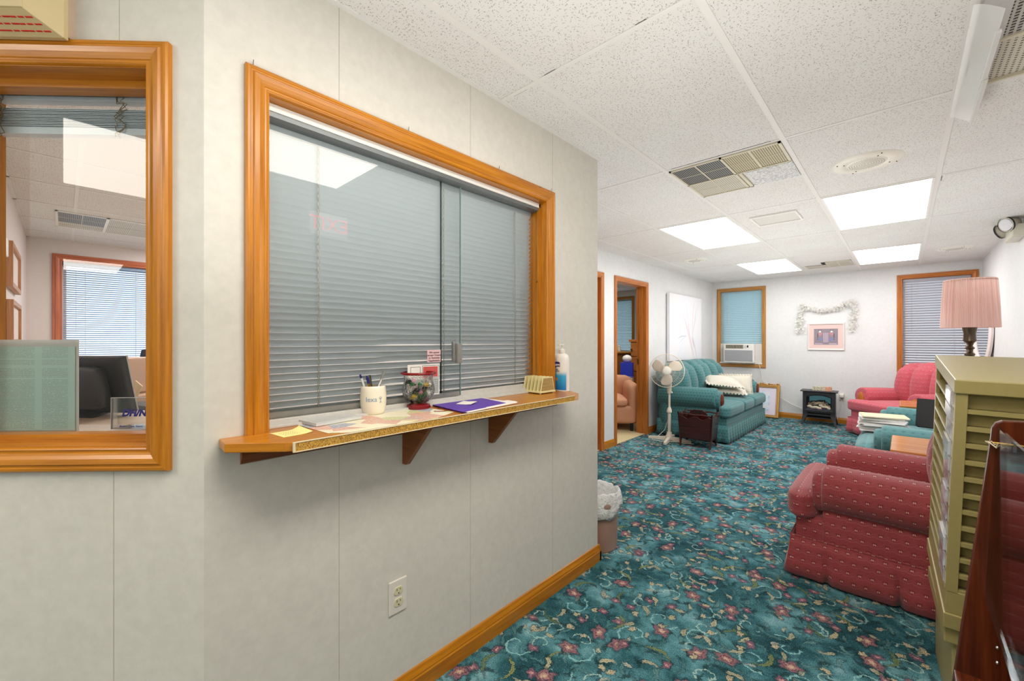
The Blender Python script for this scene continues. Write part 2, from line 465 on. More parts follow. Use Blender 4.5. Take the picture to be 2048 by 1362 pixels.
def tile_mat():
    t = NT('fissured_ceiling_tile'); o = t.coord('Object'); s = t.sep(o); p = t.comb(s[0], s[1], 0)
    mask = None
    for sc, off, L, w, pr in ((78, (0, 0, 0), 0.0036, 0.0012, 0.42), (118, (3, 1, 0), 0.002, 0.001, 0.45), (60, (1, 5, 0), 0.0046, 0.0011, 0.25)):
        q = t.vm('ADD', p, off); v = t.vor(q, sc, 1.0); loc = t.sep(t.vm('SUBTRACT', q, v.outputs['Position'])); c = t.sep(v.outputs['Color'])
        a = t.math('MULTIPLY', c[0], 3.1416); cs = t.math('COSINE', a); sn = t.math('SINE', a)
        u = t.math('ADD', t.math('MULTIPLY', loc[0], cs), t.math('MULTIPLY', loc[1], sn))
        w_ = t.math('SUBTRACT', t.math('MULTIPLY', loc[1], cs), t.math('MULTIPLY', loc[0], sn))
        d = t.math('ADD', t.math('POWER', t.math('DIVIDE', u, L), 2.0), t.math('POWER', t.math('DIVIDE', w_, w), 2.0))
        m = t.math('MULTIPLY', t.step(d, 1.3, 0.6), t.math('LESS_THAN', c[1], pr))
        m = t.math('MULTIPLY', m, t.math('ADD', 0.35, t.math('MULTIPLY', c[2], 0.65)))
        mask = m if mask is None else t.math('MAXIMUM', mask, m)
    n = t.noise(o, 2.2, 2); base = t.ramp(n, [(0.35, rgb(223, 220, 217)), (0.65, rgb(226, 226, 223))])
    return t.fin(t.mix(t.math('MULTIPLY', mask, 0.8), base, rgb(104, 96, 88)), 0.9, 0, 0.1)
TILE = tile_mat()
GRIDM = plain('grid_white', rgb(226, 224, 220), 0.5, var=0.02)

# ---------------------------------------------------------------- the setting
CH = 2.28
def wall(name, p0, p1, n, t, mat, opens=(), z0=0.0, z1=CH, face_only=None):
    d = Vector((p1[0] - p0[0], p1[1] - p0[1], 0)); L = d.length; d.normalize(); n = Vector((*n, 0)).normalized()
    M = Matrix((d, n, Vector((0, 0, 1)))).transposed().to_4x4(); M.translation = Vector((*p0, 0))
    b = B(M); s = 0.0
    for a, c, q0, q1 in sorted(opens):
        b.box(s, a, 0, t, z0, z1); b.box(a, c, 0, t, z0, q0) if q0 > z0 + 1e-4 else None
        b.box(a, c, 0, t, q1, z1); s = c
    b.box(s, L, 0, t, z0, z1)
    return struct(b.build(name, mat))
XM, XL, YF, XR = -1.273, -2.513, 8.0, 0.735
OPZ0, OPZ1 = 1.0, 1.923
wr = wall('wall_reception', (XM, 0.239), (XM, 2.077), (-1, 0), 0.12, WALLP, [(0.145, 1.363, OPZ0 - 0.0235, OPZ1)])
wc = wall('wall_angled', (XM, 0.239), (XM - 0.6364, 0.239 - 0.6364), (-1, 1), 0.12, WALLP, [(0.116, 0.638, 0.970, 1.943)])
b = B()
for y in (0.581, 1.118, 1.658):
    b.box(XM, XM + 0.0004, y - 0.0007, y + 0.0007, 1.99 if 0.32 < y < 1.68 else 0.08, CH)
    if y < 1.68: b.box(XM, XM + 0.0004, y - 0.0005, y + 0.0005, 0.08, 0.93)
b.build('joint', SEAM, wr)
d45 = Vector((-1, -1, 0)).normalized(); n45 = Vector((1, -1, 0)).normalized()
c45 = Vector((XM, 0.239, 0))
M45 = Matrix((d45, Vector((0, 0, 1)), n45)).transposed().to_4x4(); M45.translation = c45   # (along, up, out)
b = B(M45)
b.box(0.2035, 0.2045, 1.99, CH, 0, 0.0004); b.box(0.217, 0.218, 0.08, 0.93, 0, 0.0004)
b.build('joint', SEAM, wc)
wall('wall_return', (-6.3, 2.077), (XM, 2.077), (0, -1), 0.12, WALLF)
wall('wall_left', (XL, 2.077), (XL, YF), (-1, 0), 0.12, WALLF, [(3.34 - 2.077, 4.18 - 2.077, 0, 1.984), (4.508 - 2.077, 5.322 - 2.077, 0, 1.984)])
W1 = (-2.44, -1.674, 0.79, 2.163); W2 = (-0.067, 0.704, 0.80, 2.163); W4 = (-5.0, -4.03, 0.75, 2.165)
wall('wall_far', (-6.3, YF), (XR + 0.12, YF), (0, 1), 0.14, WALLF,
     [(w[0] + 0.04 + 6.3, w[1] - 0.04 + 6.3, w[2] + 0.04, w[3] - 0.04) for w in (W4, W1, W2)])
wall('wall_right', (XR, -8.0), (XR, YF), (1, 0), 0.12, WALLF)
W3 = (-0.078, 1.25, 0.78, 2.134)
wall('wall_office', (-6.3, -0.4), (-6.3, YF), (-1, 0), 0.14, WALLO, [(W3[0] + 0.052 + 0.4, W3[1] - 0.052 + 0.4, W3[2] + 0.052, W3[3] - 0.052)])
wall('wall_partition', (-6.3, -0.397), (-1.86, -0.397), (0, 1), 0.147, WALLO)
wall('wall_lobby', (-4.0, -8.0), (-4.0, -0.397), (-1, 0), 0.12, WALLF)
wall('wall_back', (-4.0, -8.0), (XR, -8.0), (0, -1), 0.12, WALLF)
struct(B().box(-6.5, 0.9, -8.2, 8.2, -0.06, 0.0).build('floor', CARPET))
struct(B().box(-6.3, XL - 0.01, -0.25, 8.0, 0.0, 0.006).build('floor_office', BEIGEC))
ceil = struct(B().box(-6.5, 0.9, -8.2, 8.2, CH, CH + 0.05).build('ceiling', TILE))
b = B()
GX = [-0.4485 + 0.6085 * k for k in range(-9, 2)]; GY = [1.285 + 1.22 * k for k in range(-8, 6)]
for x in GX: b.box(x - 0.012, x + 0.012, -8, 8, CH - 0.003, CH + 0.001)
for y in GY: b.box(-6.3, XR, y - 0.010, y + 0.010, CH - 0.0025, CH + 0.001)
for (x0, x1, y0, y1) in ((XM, XM + 0.018, 0.24, 2.08), (XL, XL + 0.018, 2.08, 8), (XL, XR, 7.982, 8), (XR - 0.018, XR, -8, 8), (-6.3, -6.28, -0.25, 2), (-6.3, -1.5, -0.25, -0.232)):
    b.box(x0, x1, y0, y1, CH - 0.003, CH + 0.001)
b.build('ceiling_grid', GRIDM, ceil)
# thin dark gaps where some panels sit crooked in the grid
b = B()
for (x0, x1, y0, y1) in ((-1.02, -0.965, 1.273, 1.2755), (-0.64, -0.60, 1.273, 1.2755), (-0.43, -0.2, 2.517, 2.521), (-0.07, 0.06, 2.517, 2.520), (0.19, 0.55, 3.739, 3.743), (0.2, 0.72, 4.957, 4.961), (0.2, 0.7, 6.177, 6.18), (0.2, 0.7, 7.397, 7.40), (-1.02, -0.5, 2.492, 2.495), (-1.20, -1.13, 1.2965, 1.2985), (0.176, 0.179, 2.29, 2.40), (0.176, 0.179, 3.74, 3.86)):
    b.box(x0, x1, y0, y1, CH - 0.0008, CH)
b.build('panel_gap', DARK, ceil)

def baseboard(name, p0, p1, n, mat, h=0.085, t=0.014):
    d = Vector((p1[0] - p0[0], p1[1] - p0[1], 0)); L = d.length; d.normalize(); n = Vector((*n, 0)).normalized()
    M = Matrix((n, Vector((0, 0, 1)), d)).transposed().to_4x4(); M.translation = Vector((*p0, 0))
    b = B(M); prof = [(0, 0), (t, 0), (t, h * 0.6), (t * 0.8, h * 0.66), (t * 0.85, h * 0.72), (t * 0.5, h * 0.86), (t * 0.3, h * 0.97), (0, h)]
    rings = [[(x, z, q) for x, z in prof] for q in (0, L)]
    b.loft(rings); return struct(b.build(name, mat))
baseboard('baseboard_reception', (XM, 0.24), (XM, 2.091), (1, 0), OAK, 0.088, 0.016)
baseboard('baseboard_angled', (XM, 0.239), (-1.9, -0.388), (1, -1), OAK, 0.088, 0.016)
baseboard('baseboard_return', (XM + 0.016, 2.077), (XL, 2.077), (0, 1), OAK)
baseboard('baseboard_left', (XL, 4.218), (XL, 4.47), (1, 0), OAK)
baseboard('baseboard_sofa', (XL, 5.36), (XL, YF), (1, 0), OAKF)
baseboard('baseboard_far', (XL, YF), (XR, YF), (0, -1), OAK)
baseboard('baseboard_right', (XR, -8), (XR, YF), (-1, 0), OAK)

# door openings in the left wall: casing, jamb
def door_frame(name, y0, y1, mat, slab=False):
    e = setting(name)
    M = Matrix(((0, 0, 1), (1, 0, 0), (0, 1, 0))).to_4x4()   # (along,up,out) -> (out, along, up)
    M.translation = Vector((XL, 0, 0))
    b = B(M); casing(b, M, y0 - 0.06, y1 + 0.06, 0, 2.024, CASE, bottom=False); 
    b2 = B(); casing(b2, M, y0 - 0.06, y1 + 0.06, 0, 2.024, CASE, bottom=False); b2.build('casing', mat, e)
    j = B()
    j.box(XL - 0.13, XL + 0.004, y0 - 0.02, y0, 0, 1.964); j.box(XL - 0.13, XL + 0.004, y1, y1 + 0.02, 0, 1.964)
    j.box(XL - 0.13, XL + 0.004, y0 - 0.02, y1 + 0.02, 1.964, 1.984)
    j.box(XL - 0.085, XL - 0.045, y1 - 0.012, y1, 0, 1.964); j.box(XL - 0.085, XL - 0.045, y0, y0 + 0.012, 0, 1.964)
    j.build('jamb', mat, e)
    if slab:
        l = B(); l.box(XL - 0.13, XL - 0.09, y0 + 0.002, y1 - 0.002, 0.01, 1.96); l.build('door_leaf', mat, e, 0.003)
    else:
        k = B(); k.box(XL - 0.118, XL - 0.098, y1 - 0.003, y1, 0.93, 1.0); k.lathe([(0.001, 0), (0.012, 0), (0.022, 0.02), (0.02, 0.035), (0.001, 0.042)], (0, 0, 0), 12) if False else None
        k.build('strike_plate', BRASS, e)
    return e
door_frame('door_1', 3.36, 4.16, OAKF, True)
door_frame('door_2', 4.528, 5.302, OAKF)

# windows ------------------------------------------------------
def MW(origin, along, out):
    M = Matrix((Vector(along), Vector((0, 0, 1)), Vector(out))).transposed().to_4x4(); M.translation = Vector(origin); return M
# reception hatch: casing without a bottom, jambs, sliding panes in a track
e = setting('window_1')
M = MW((XM, 0, 0), (0, 1, 0), (1, 0, 0))
b = B(); casing(b, M, 0.326, 1.660, OPZ0, 1.981, CASE, bottom=False); b.build('casing', OAK, e)
b = B()
b.box(XM - 0.13, XM + 0.002, 0.366, 0.386, OPZ0, OPZ1); b.box(XM - 0.13, XM + 0.002, 1.600, 1.620, OPZ0, OPZ1)
b.box(XM - 0.13, XM + 0.002, 0.37, 1.616, OPZ1 - 0.002, OPZ1 + 0.018)
b.box(XM - 0.045, XM - 0.03, 1.590, 1.601, OPZ0, OPZ1 - 0.002)
b.build('jamb', OAK, e)
b = B(); b.box(XM - 0.085, XM - 0.03, 0.386, 1.600, OPZ1 - 0.024, OPZ1 - 0.003); b.build('head_track', WHITE, e, 0.001)
b = B(); b.box(XM - 0.082, XM - 0.034, 0.386, 1.600, OPZ1 - 0.038, OPZ1 - 0.024); b.build('upper_guide', GREYM, e)
b = B(); b.box(XM - 0.10, XM - 0.05, 0.386, 1.600, OPZ0 + 0.0, OPZ0 + 0.022); b.box(XM - 0.10, XM - 0.072, 0.386, 1.600, OPZ0 + 0.02, OPZ0 + 0.040); b.box(XM - 0.05, XM - 0.03, 0.386, 1.6, OPZ0, OPZ0 + 0.008)
b.build('sill_track', plain('track_grey_white', rgb(200, 198, 192), 0.4), e, 0.0015)
G1, G2 = XM - 0.060, XM - 0.078
ZG0, ZG1 = OPZ0 + 0.026, OPZ1 - 0.03
B().quad((G1, 0.388, ZG0), (G1, 1.115, ZG0), (G1, 1.115, ZG1), (G1, 0.388, ZG1)).build('pane', GLASS, e)
B().quad((G2, 1.03, ZG0), (G2, 1.598, ZG0), (G2, 1.598, ZG1), (G2, 1.03, ZG1)).build('pane', GLASS, e)
b = B(); b.box(G1 - 0.003, G1 + 0.003, 1.1135, 1.1165, ZG0, ZG1); b.build('pane_edge', plain('green_glass_edge', rgb(120, 146, 140), 0.2), e)
b = B(); b.box(G2 - 0.003, G2 + 0.003, 1.0285, 1.0315, ZG0, ZG1); b.build('pane_edge', plain('dark_glass_edge', rgb(48, 66, 70), 0.2), e)
b = B(); b.box(G1 - 0.004, G1 + 0.010, 1.072, 1.084, 1.165, 1.245); b.box(G1 + 0.001, G1 + 0.022, 1.084, 1.108, 1.158, 1.238); b.build('finger_pull', ALU, e, 0.002)
b = B()
for y in (0.345, 0.825, 1.275, 1.64): b.cyl((XM + 0.006, y, 1.978), (XM + 0.008, y + 0.001, 1.998), 0.0009, n=6)
b.build('nail', plain('nail_steel', rgb(60, 58, 55), 0.4, 0.7), e)

# office window in the angled wall
e = setting('window_2')
b = B(); casing(b, M45, 0.0765, 0.6775, 0.930, 1.983, CASE); b.build('casing', OAK, e)
b = B(M45)
for (a0, a1, u0, u1) in ((0.114, 0.134, 0.968, 1.945), (0.62, 0.64, 0.968, 1.945), (0.114, 0.64, 0.968, 0.990), (0.114, 0.64, 1.923, 1.945)):
    b.box(a0, a1, u0, u1, -0.13, 0.003)
for (a0, a1, u0, u1) in ((0.134, 0.145, 0.99, 1.923), (0.609, 0.62, 0.99, 1.923), (0.134, 0.62, 0.99, 1.008), (0.134, 0.62, 1.903, 1.923)):
    b.box(a0, a1, u0, u1, -0.088, -0.05)
b.build('jamb', OAK, e)
b = B(M45); g = -0.09
b.quad((0.130, 0.985, g), (0.625, 0.985, g), (0.625, 1.93, g), (0.130, 1.93, g)); b.build('pane', GLASS, e)

def far_window(name, M, x0, x1, z0, z1, mat, w=0.058, depth=0.14):
    e = setting(name)
    k = w / 0.058
    prof = [(d * k, h) for d, h in CASE]
    b = B(); casing(b, M, x0, x1, z0, z1, prof); b.build('casing', mat, e)
    b = B(M); o0, o1, q0, q1 = x0 + w, x1 - w, z0 + w, z1 - w
    for (a0, a1, u0, u1) in ((o0 - 0.018, o0, q0, q1), (o1, o1 + 0.018, q0, q1), (o0 - 0.018, o1 + 0.018, q0 - 0.018, q0), (o0 - 0.018, o1 + 0.018, q1, q1 + 0.018)):
        b.box(a0, a1, u0, u1, -depth, 0.003)
    b.build('jamb', mat, e)
    b = B(M)
    for (a0, a1, u0, u1) in ((o0, o0 + 0.03, q0, q1), (o1 - 0.03, o1, q0, q1), (o0, o1, q0, q0 + 0.03), (o0, o1, q1 - 0.03, q1)):
        b.box(a0, a1, u0, u1, -depth + 0.01, -depth + 0.035)
    b.build('sash', WHITE, e)
    b = B(M); b.quad((o0, q0, -depth + 0.02), (o1, q0, -depth + 0.02), (o1, q1, -depth + 0.02), (o0, q1, -depth + 0.02)); b.build('pane', GLASS, e)
    return e
MF = MW((0, YF, 0), (1, 0, 0), (0, -1, 0))
far_window('window_3', MF, *W1, OAKP)
far_window('window_4', MF, *W2, OAKF)
far_window('window_5', MF, *W4, OAKP)
MO = MW((-6.3, 0, 0), (0, 1, 0), (1, 0, 0))
far_window('window_6', MO, *W3, wood('reddish_trim', rgb(196, 110, 70), rgb(160, 78, 48), 0.4), 0.07)
# ---------------------------------------------------------------- ceiling fixtures
def diffuser(name, col, s):
    t = NT(name); uv = t.sep(t.coord('UV'))
    e = t.n.new('ShaderNodeEmission'); e.inputs[0].default_value = col; e.inputs[1].default_value = s
    t.l.new(e.outputs[0], t.out.inputs[0]); return t.m
D_WARM = diffuser('lit_panel_warm', (1.0, 0.98, 0.955, 1), PANEL)
D_COOL = diffuser('lit_panel_cool', (0.92, 0.965, 1.0, 1), PANEL)
D_LOBBY = diffuser('lit_panel_lobby', (1.0, 0.935, 0.83, 1), PANEL_LOBBY)
D_OFF = diffuser('lit_panel_office', (1.0, 0.92, 0.9, 1), PANEL_OFFICE)
def ceiling_light(x, y, mat, label, lx=0.6085, ly=1.22):
    r = thing('ceiling_light', label, 'ceiling light', (x + lx / 2, y + ly / 2, CH), 0, 'fluorescent ceiling panels')
    a, c = lx / 2 - 0.012, ly / 2 - 0.012
    b = B(); t = 0.014
    for (x0, x1, y0, y1) in ((-a, a, -c, -c + t), (-a, a, c - t, c), (-a, -a + t, -c + t, c - t), (a - t, a, -c + t, c - t)):
        b.box(x0, x1, y0, y1, -0.006, -0.0005)
    b.build('frame', WHITE, r)
    B().quad((-a + t, -c + t, -0.004), (a - t, -c + t, -0.004), (a - t, c - t, -0.004), (-a + t, c - t, -0.004)).build('diffuser', mat, r)
    return r
gx = lambda k: -0.4485 + 0.6085 * k
ceiling_light(gx(0), 3.725, D_COOL, 'large bluish-white lit ceiling panel nearest the pink lamp')
ceiling_light(gx(0), 6.165, D_WARM, 'lit ceiling panel near the right-hand far window, behind the bluish panel')
ceiling_light(gx(-2), 3.725, D_WARM, 'lit ceiling panel over the floor in front of the doorways')
ceiling_light(gx(-2), 6.165, D_WARM, 'lit ceiling panel above the teal sofa, toward the air-conditioner window')
ceiling_light(gx(0), 0.065, D_LOBBY, 'lit ceiling panel overhead, mirrored in the reception hatch glass')
ceiling_light(gx(-2), -2.375, D_LOBBY, 'lit lobby ceiling panel mirrored large in the office window glass')
ceiling_light(gx(-2), -7.255, D_LOBBY, 'far lobby ceiling panel mirrored small in the office window glass')
ceiling_light(gx(0), -4.815, D_LOBBY, 'lit lobby ceiling panel behind the viewer, along the right wall')
ceiling_light(gx(-5), 0.675, D_OFF, 'lit ceiling panel inside the office, near the hatch', 1.217, 0.61)
ceiling_light(gx(-9), 0.675, D_OFF, 'lit ceiling panel inside the office, near its far window', 1.217, 0.61)
ceiling_light(gx(-5), 4.945, D_WARM, 'lit ceiling panel in the room behind the open doorway')

def perf(name, base, hole, pitch, frac, metal=0.0, stripe=False):
    t = NT(name); u = t.sep(t.coord('UV'))
    fx = t.math('SUBTRACT', t.math('FRACT', t.math('DIVIDE', u[0], pitch)), 0.5)
    fy = t.math('SUBTRACT', t.math('FRACT', t.math('DIVIDE', u[1], pitch)), 0.5)
    if stripe: d = t.math('ABSOLUTE', fy)
    else: d = t.math('MAXIMUM', t.math('ABSOLUTE', fx), t.math('ABSOLUTE', fy))
    return t.fin(t.mix(t.step(d, frac + 0.05, frac - 0.05), base, hole), 0.5, metal)
GR_L = perf('perforated_grille', rgb(206, 200, 182), rgb(98, 90, 70), 0.012, 0.26)
GR_M = perf('beige_louvre', rgb(196, 186, 150), rgb(120, 108, 74), 0.011, 0.25, stripe=True)
GR_D = perf('dark_louvre', rgb(150, 150, 144), rgb(28, 26, 24), 0.011, 0.34, stripe=True)
FOIL = NT('crinkled_insulation'); _o = FOIL.coord('Object')
FOIL = FOIL.fin(FOIL.ramp(FOIL.noise(_o, 90, 5, 0.7), [(0.35, rgb(150, 152, 154)), (0.6, rgb(232, 232, 230))]), 0.6)
def grille(parent, x0, x1, y0, y1, mat, ribs=True, z=CH):
    b = B(); b.box(x0, x1, y0, y1, z - 0.006, z - 0.003); f = b.build('louvre_panel', mat, parent)
    b = B(); xm, ym = (x0 + x1) / 2, (y0 + y1) / 2
    b.box(xm - 0.004, xm + 0.004, y0, y1, z - 0.008, z - 0.006)
    b.box(x0, x1, ym - 0.002, ym + 0.002, z - 0.0075, z - 0.006)
    if ribs: b.build('rib', CREAMM, f)
    return f
r = thing('air_vent', 'ceiling air vent of four grilles with one quarter dropped out showing insulation', 'vent')
x0, x1, y0, y1 = gx(-1) + 0.014, gx(0) - 0.014, 2.517, 3.125
xm, ym = (x0 + x1) / 2, (y0 + y1) / 2
grille(r, x0 + 0.012, xm - 0.006, y0 + 0.012, ym - 0.006, GR_D); grille(r, xm + 0.006, x1 - 0.012, y0 + 0.012, ym - 0.006, GR_M)
grille(r, x0 + 0.012, xm - 0.006, ym + 0.006, y1 - 0.012, GR_L)
b = B(); b.box(xm + 0.045, x1, ym + 0.02, y1 - 0.006, CH - 0.008, CH - 0.001); b.build('insulation_patch', FOIL, r)
b = B()
for (a0, a1, c0, c1) in ((x0, x1, y0, y0 + 0.012), (x0, x0 + 0.012, y0, y1), (xm - 0.006, xm + 0.006, y0, y1), (x0, x1, ym - 0.006, ym + 0.006), (x0, xm + 0.03, y1 - 0.012, y1), (x1 - 0.012, x1, y0, ym), (xm + 0.012, xm + 0.03, ym, y1)):
    b.box(a0, a1, c0, c1, CH - 0.010, CH - 0.0005)
b.build('frame', CREAMM, r); B().box(x0, xm, y0, y1, CH - 0.002, CH - 0.0005).build('duct_shadow_box', DARK, r)
struct(B().box(gx(-1), gx(0), 3.115, 3.14, CH - 0.004, CH + 0.001).build('trim_1', GRIDM))

r = thing('air_vent', 'small pale ceiling vent with a broken corner, between the two far lit panels', 'vent')
grille(r, -0.99, -0.76, 7.04, 7.30, GR_L, False); grille(r, -0.745, -0.50, 6.84, 7.30, GR_L, False)
b = B(); b.box(-0.80, -0.755, 6.84, 7.02, CH - 0.006, CH - 0.001); b.build('gap', DARK, r)
b = B()
for a0, a1, c0, c1 in ((-1.0, -0.49, 7.30, 7.31), (-0.757, -0.745, 6.83, 7.31), (-0.757, -0.49, 6.83, 6.84), (-0.5, -0.49, 6.83, 7.31), (-0.63, -0.622, 6.84, 7.3), (-1.0, -0.99, 7.03, 7.3)):
    b.box(a0, a1, c0, c1, CH - 0.008, CH - 0.001)
b.build('frame', CREAMM, r)

r = thing('air_vent', 'perforated ceiling vent at the top right corner behind a clear plastic deflector', 'vent')
grille(r, 0.185, 0.70, 1.30, 2.165, perf('open_mesh', rgb(188, 184, 176), rgb(30, 28, 26), 0.017, 0.30), False)
grille(r, 0.24, 0.70, 2.185, 2.485, perf('punched_beige', rgb(200, 194, 178), rgb(52, 44, 34), 0.017, 0.2), False)
B().box(0.175, 0.72, 2.165, 2.185, CH - 0.012, CH - 0.001).build('frame_bar', CREAMM, r); B().box(0.225, 0.72, 2.485, 2.497, CH - 0.016, CH - 0.001).build('frame_bar', CREAMM, r)
b = B(); b.box(0.18, 0.245, 1.3, 2.3, CH - 0.009, CH - 0.001); b.build('cover_flap', plain('grey_white_flap', rgb(206, 206, 204), 0.4), r, 0.002)
CLEARP = NT('milky_plastic')
_t = CLEARP.n.new('ShaderNodeBsdfTransparent'); _x = CLEARP.n.new('ShaderNodeMixShader'); _x.inputs[0].default_value = 0.55
CLEARP.put(CLEARP.b.inputs['Base Color'], rgb(236, 238, 236)); CLEARP.b.inputs['Roughness'].default_value = 0.2
CLEARP.l.new(_t.outputs[0], _x.inputs[1]); CLEARP.l.new(CLEARP.b.outputs[0], _x.inputs[2]); CLEARP.l.new(_x.outputs[0], CLEARP.out.inputs[0]); CLEARP = CLEARP.m
r = thing('air_deflector', 'milky plastic air deflector clipped under the top right ceiling vent', 'deflector', (0.2, 2.3, CH - 0.01))
b = B(); rings = []
for q in (-0.42, 0.02, 0.04, 0.46):
    rings.append([(-0.045 + 0.0065 * k + 0.012 * (k / 8) ** 2, q, -0.004 - 0.045 * (k / 8) ** 1.6) for k in range(9)])
b.loft(rings, cap=False, closed=False); b.build('sheet', CLEARP, r, smooth=40)
b = B(); b.box(0.010, 0.026, -0.30, 0.02, -0.058, -0.045); b.box(0.014, 0.029, 0.02, 0.44, -0.062, -0.046); b.build('lip', CLEARP, r, 0.002)

SCREW = plain('screw_dark', rgb(80, 76, 70), 0.4, 0.5)
def speaker(x, y, rad, label):
    r = thing('ceiling_speaker', label, 'speaker', (x, y, CH), 0, 'round ceiling speakers')
    k = rad / 0.17
    B().lathe([(0.001 * k, -0.011), (0.085 * k, -0.011), (0.095 * k, -0.006), (0.105 * k, -0.010), (0.15 * k, -0.010), (0.165 * k, -0.005), (0.17 * k, 0.0)], n=40).build('grille_rim', WPLAST, r, smooth=30)
    b = B()
    for q in range(1, 8):
        R0 = 0.0115 * q * k; n = 6 * q
        for j in range(n):
            a = 2 * PI * j / n
            b.cyl((R0 * math.cos(a), R0 * math.sin(a), -0.0118), (R0 * math.cos(a), R0 * math.sin(a), -0.0108), 0.0028 * k, n=5)
    b.build('sound_holes', plain('grille_hole', rgb(150, 146, 138), 0.8), r)
    for j in range(4):
        a = j * PI / 2 + 0.5
        for q in (0.115, 0.15): B().sphere((q * k * math.cos(a), q * k * math.sin(a), -0.010), 0.004, 6, 4).build('screw', SCREW, r)
speaker(-0.155, 3.165, 0.165, 'round white ceiling speaker just before the large bluish lit panel')
speaker(-1.955, 5.53, 0.15, 'round white ceiling speaker near the left wall above the fan')
speaker(0.42, 6.79, 0.15, 'round white ceiling speaker by the right wall above the pink lamp')

r = thing('ceiling_diffuser', 'white rectangular ceiling register with a raised rim between the lit panels', 'vent', (-0.78, 4.09, CH))
b = B()
for (a0, a1, c0, c1) in ((-0.165, 0.165, -0.165, -0.145), (-0.165, 0.165, 0.145, 0.165), (-0.165, -0.15, -0.145, 0.145), (0.15, 0.165, -0.145, 0.145)):
    b.box(a0, a1, c0, c1, -0.014, 0)
b.build('rim', WHITE, r, 0.003)
B().box(-0.15, 0.15, -0.145, 0.145, -0.005, 0).build('cover', plain('register_cover', rgb(216, 213, 206), 0.4), r)

# ---------------------------------------------------------------- things on the walls
r = thing('emergency_light', 'cream emergency light with two round lamp heads high on the right wall', 'light', (XR, 5.55, 2.17))
B().box(-0.075, 0, -0.16, 0.16, -0.06, 0.05).build('housing', plain('cream_housing', rgb(206, 200, 184), 0.4), r, 0.01)
for dy in (-0.10, 0.14):
    d = Vector((-0.75, -0.55 if dy < 0 else 0.55, -0.25)).normalized(); p = Vector((-0.05, dy, 0.07))
    h = B().cyl(p - d * 0.02, p + d * 0.07, 0.035, 0.062, 20).build('lamp_head', plain('head_cream', rgb(190, 184, 168), 0.4), r, smooth=40)
    B().cyl(p + d * 0.068, p + d * 0.074, 0.055, 0.05, 20).build('lens', CHROME, h)
    B().cyl(p + d * 0.060, p + d * 0.073, 0.064, 0.064, 20, cap=False).build('bezel', BLACK, h)

r = thing('exit_sign', 'white EXIT sign with red letters on the right wall, mirrored in the hatch glass', 'sign', (XR, 1.45, 2.17))
B().box(-0.05, 0, -0.155, 0.155, -0.095, 0.095).build('housing', WHITE, r, 0.006)
B().quad((-0.0505, -0.148, -0.088), (-0.0505, 0.148, -0.088), (-0.0505, 0.148, 0.088), (-0.0505, -0.148, 0.088)).build('lit_face', emis('exit_face', (1, 0.95, 0.9, 1), 1.7), r)
text('lettering', 'EXIT', 0.155, emis('exit_red', (0.8, 0.02, 0.06, 1), 8.0), r, MX((0, -1, 0), (0, 0, 1), (-0.051, 0, 0)), bold=0.0)

b45 = lambda a, u, h: M45 @ Vector((a, u, h))
r = thing('wall_alarm', 'beige boxed wall fixture with red printed lines, top left above the office window', 'alarm')
b = B(M45)
o, i = (0.303, 0.56, 1.972, 2.25), (0.338, 0.525, 2.0, 2.222)
ring = lambda q, h: [(q[0], q[2], h), (q[1], q[2], h), (q[1], q[3], h), (q[0], q[3], h)]
b.loft([ring(o, 0.022), ring(o, 0.034), ring(i, 0.088), ring(i, 0.092)]); b.build('housing', plain('beige_box', rgb(206, 188, 142), 0.45, var=0.03), r, 0.002)
b = B(M45); b.box(0.31, 0.55, 1.985, 2.24, 0.0, 0.03); b.build('back_plate', BEIGEP, r)
b = B(M45)
for k, a in enumerate((0.320, 0.327, 0.334)):
    h = 0.046 + 0.013 * k; u = 1.972 + (h - 0.034) / 0.054 * 0.028
    for q in range(10):
        a0 = a + 0.017 * q; b.box(a0 + (0.003 if q % 3 else 0.0), a0 + 0.0155, u - 0.0012, u - 0.0002, h - 0.0022, h + 0.0022)
b.build('printed_lines', plain('red_print', rgb(214, 40, 36), 0.6), r)

def outlet(name, label, M):
    r = thing(name, label, 'outlet')
    B(M).box(-0.035, 0.035, -0.057, 0.057, 0, 0.006).build('face_plate', plain('ivory_plate', rgb(222, 216, 208), 0.35, var=0.02), r, 0.003)
    for dz in (0.0195, -0.0195):
        b = B(M); pts = []
        for k in range(24):
            a = 2 * PI * k / 24; pts.append((0.0172 * math.cos(a), max(-0.0135, min(0.0135, 0.0172 * math.sin(a))) + dz))
        b.prism(pts, 2, 0.004, 0.0085); s = b.build('receptacle', plain('ivory_socket', rgb(214, 206, 170), 0.35), r, 0.0008)
        b = B(M); b.box(-0.0075, -0.0055, dz + 0.001, dz + 0.009, 0.008, 0.0088); b.box(0.0055, 0.0075, dz + 0.002, dz + 0.008, 0.008, 0.0088); b.cyl((0, dz - 0.0075, 0.008), (0, dz - 0.0075, 0.0088), 0.0025, n=8)
        b.build('slot', BLACK, s)
    return r
outlet('wall_outlet', 'ivory double power outlet low on the wall under the reception hatch', MW((XM, 0.785, 0.3725), (0, 1, 0), (1, 0, 0)))
outlet('wall_outlet', 'pale power outlet on the far wall right of the electric stove', MW((-0.675, YF, 0.40), (1, 0, 0), (0, -1, 0)))
r = thing('power_plug', 'white plug pushed into the outlet beside the electric stove', 'plug', (-0.675, YF - 0.009, 0.42))
B().soft(-0.026, 0.026, -0.05, 0, -0.03, 0.03, 0.012, 0.0, 6).build('body', WPLAST, r, smooth=40)
B().box(-0.014, 0.014, -0.045, -0.01, -0.045, -0.028).build('plug_tip', GREYM, r)
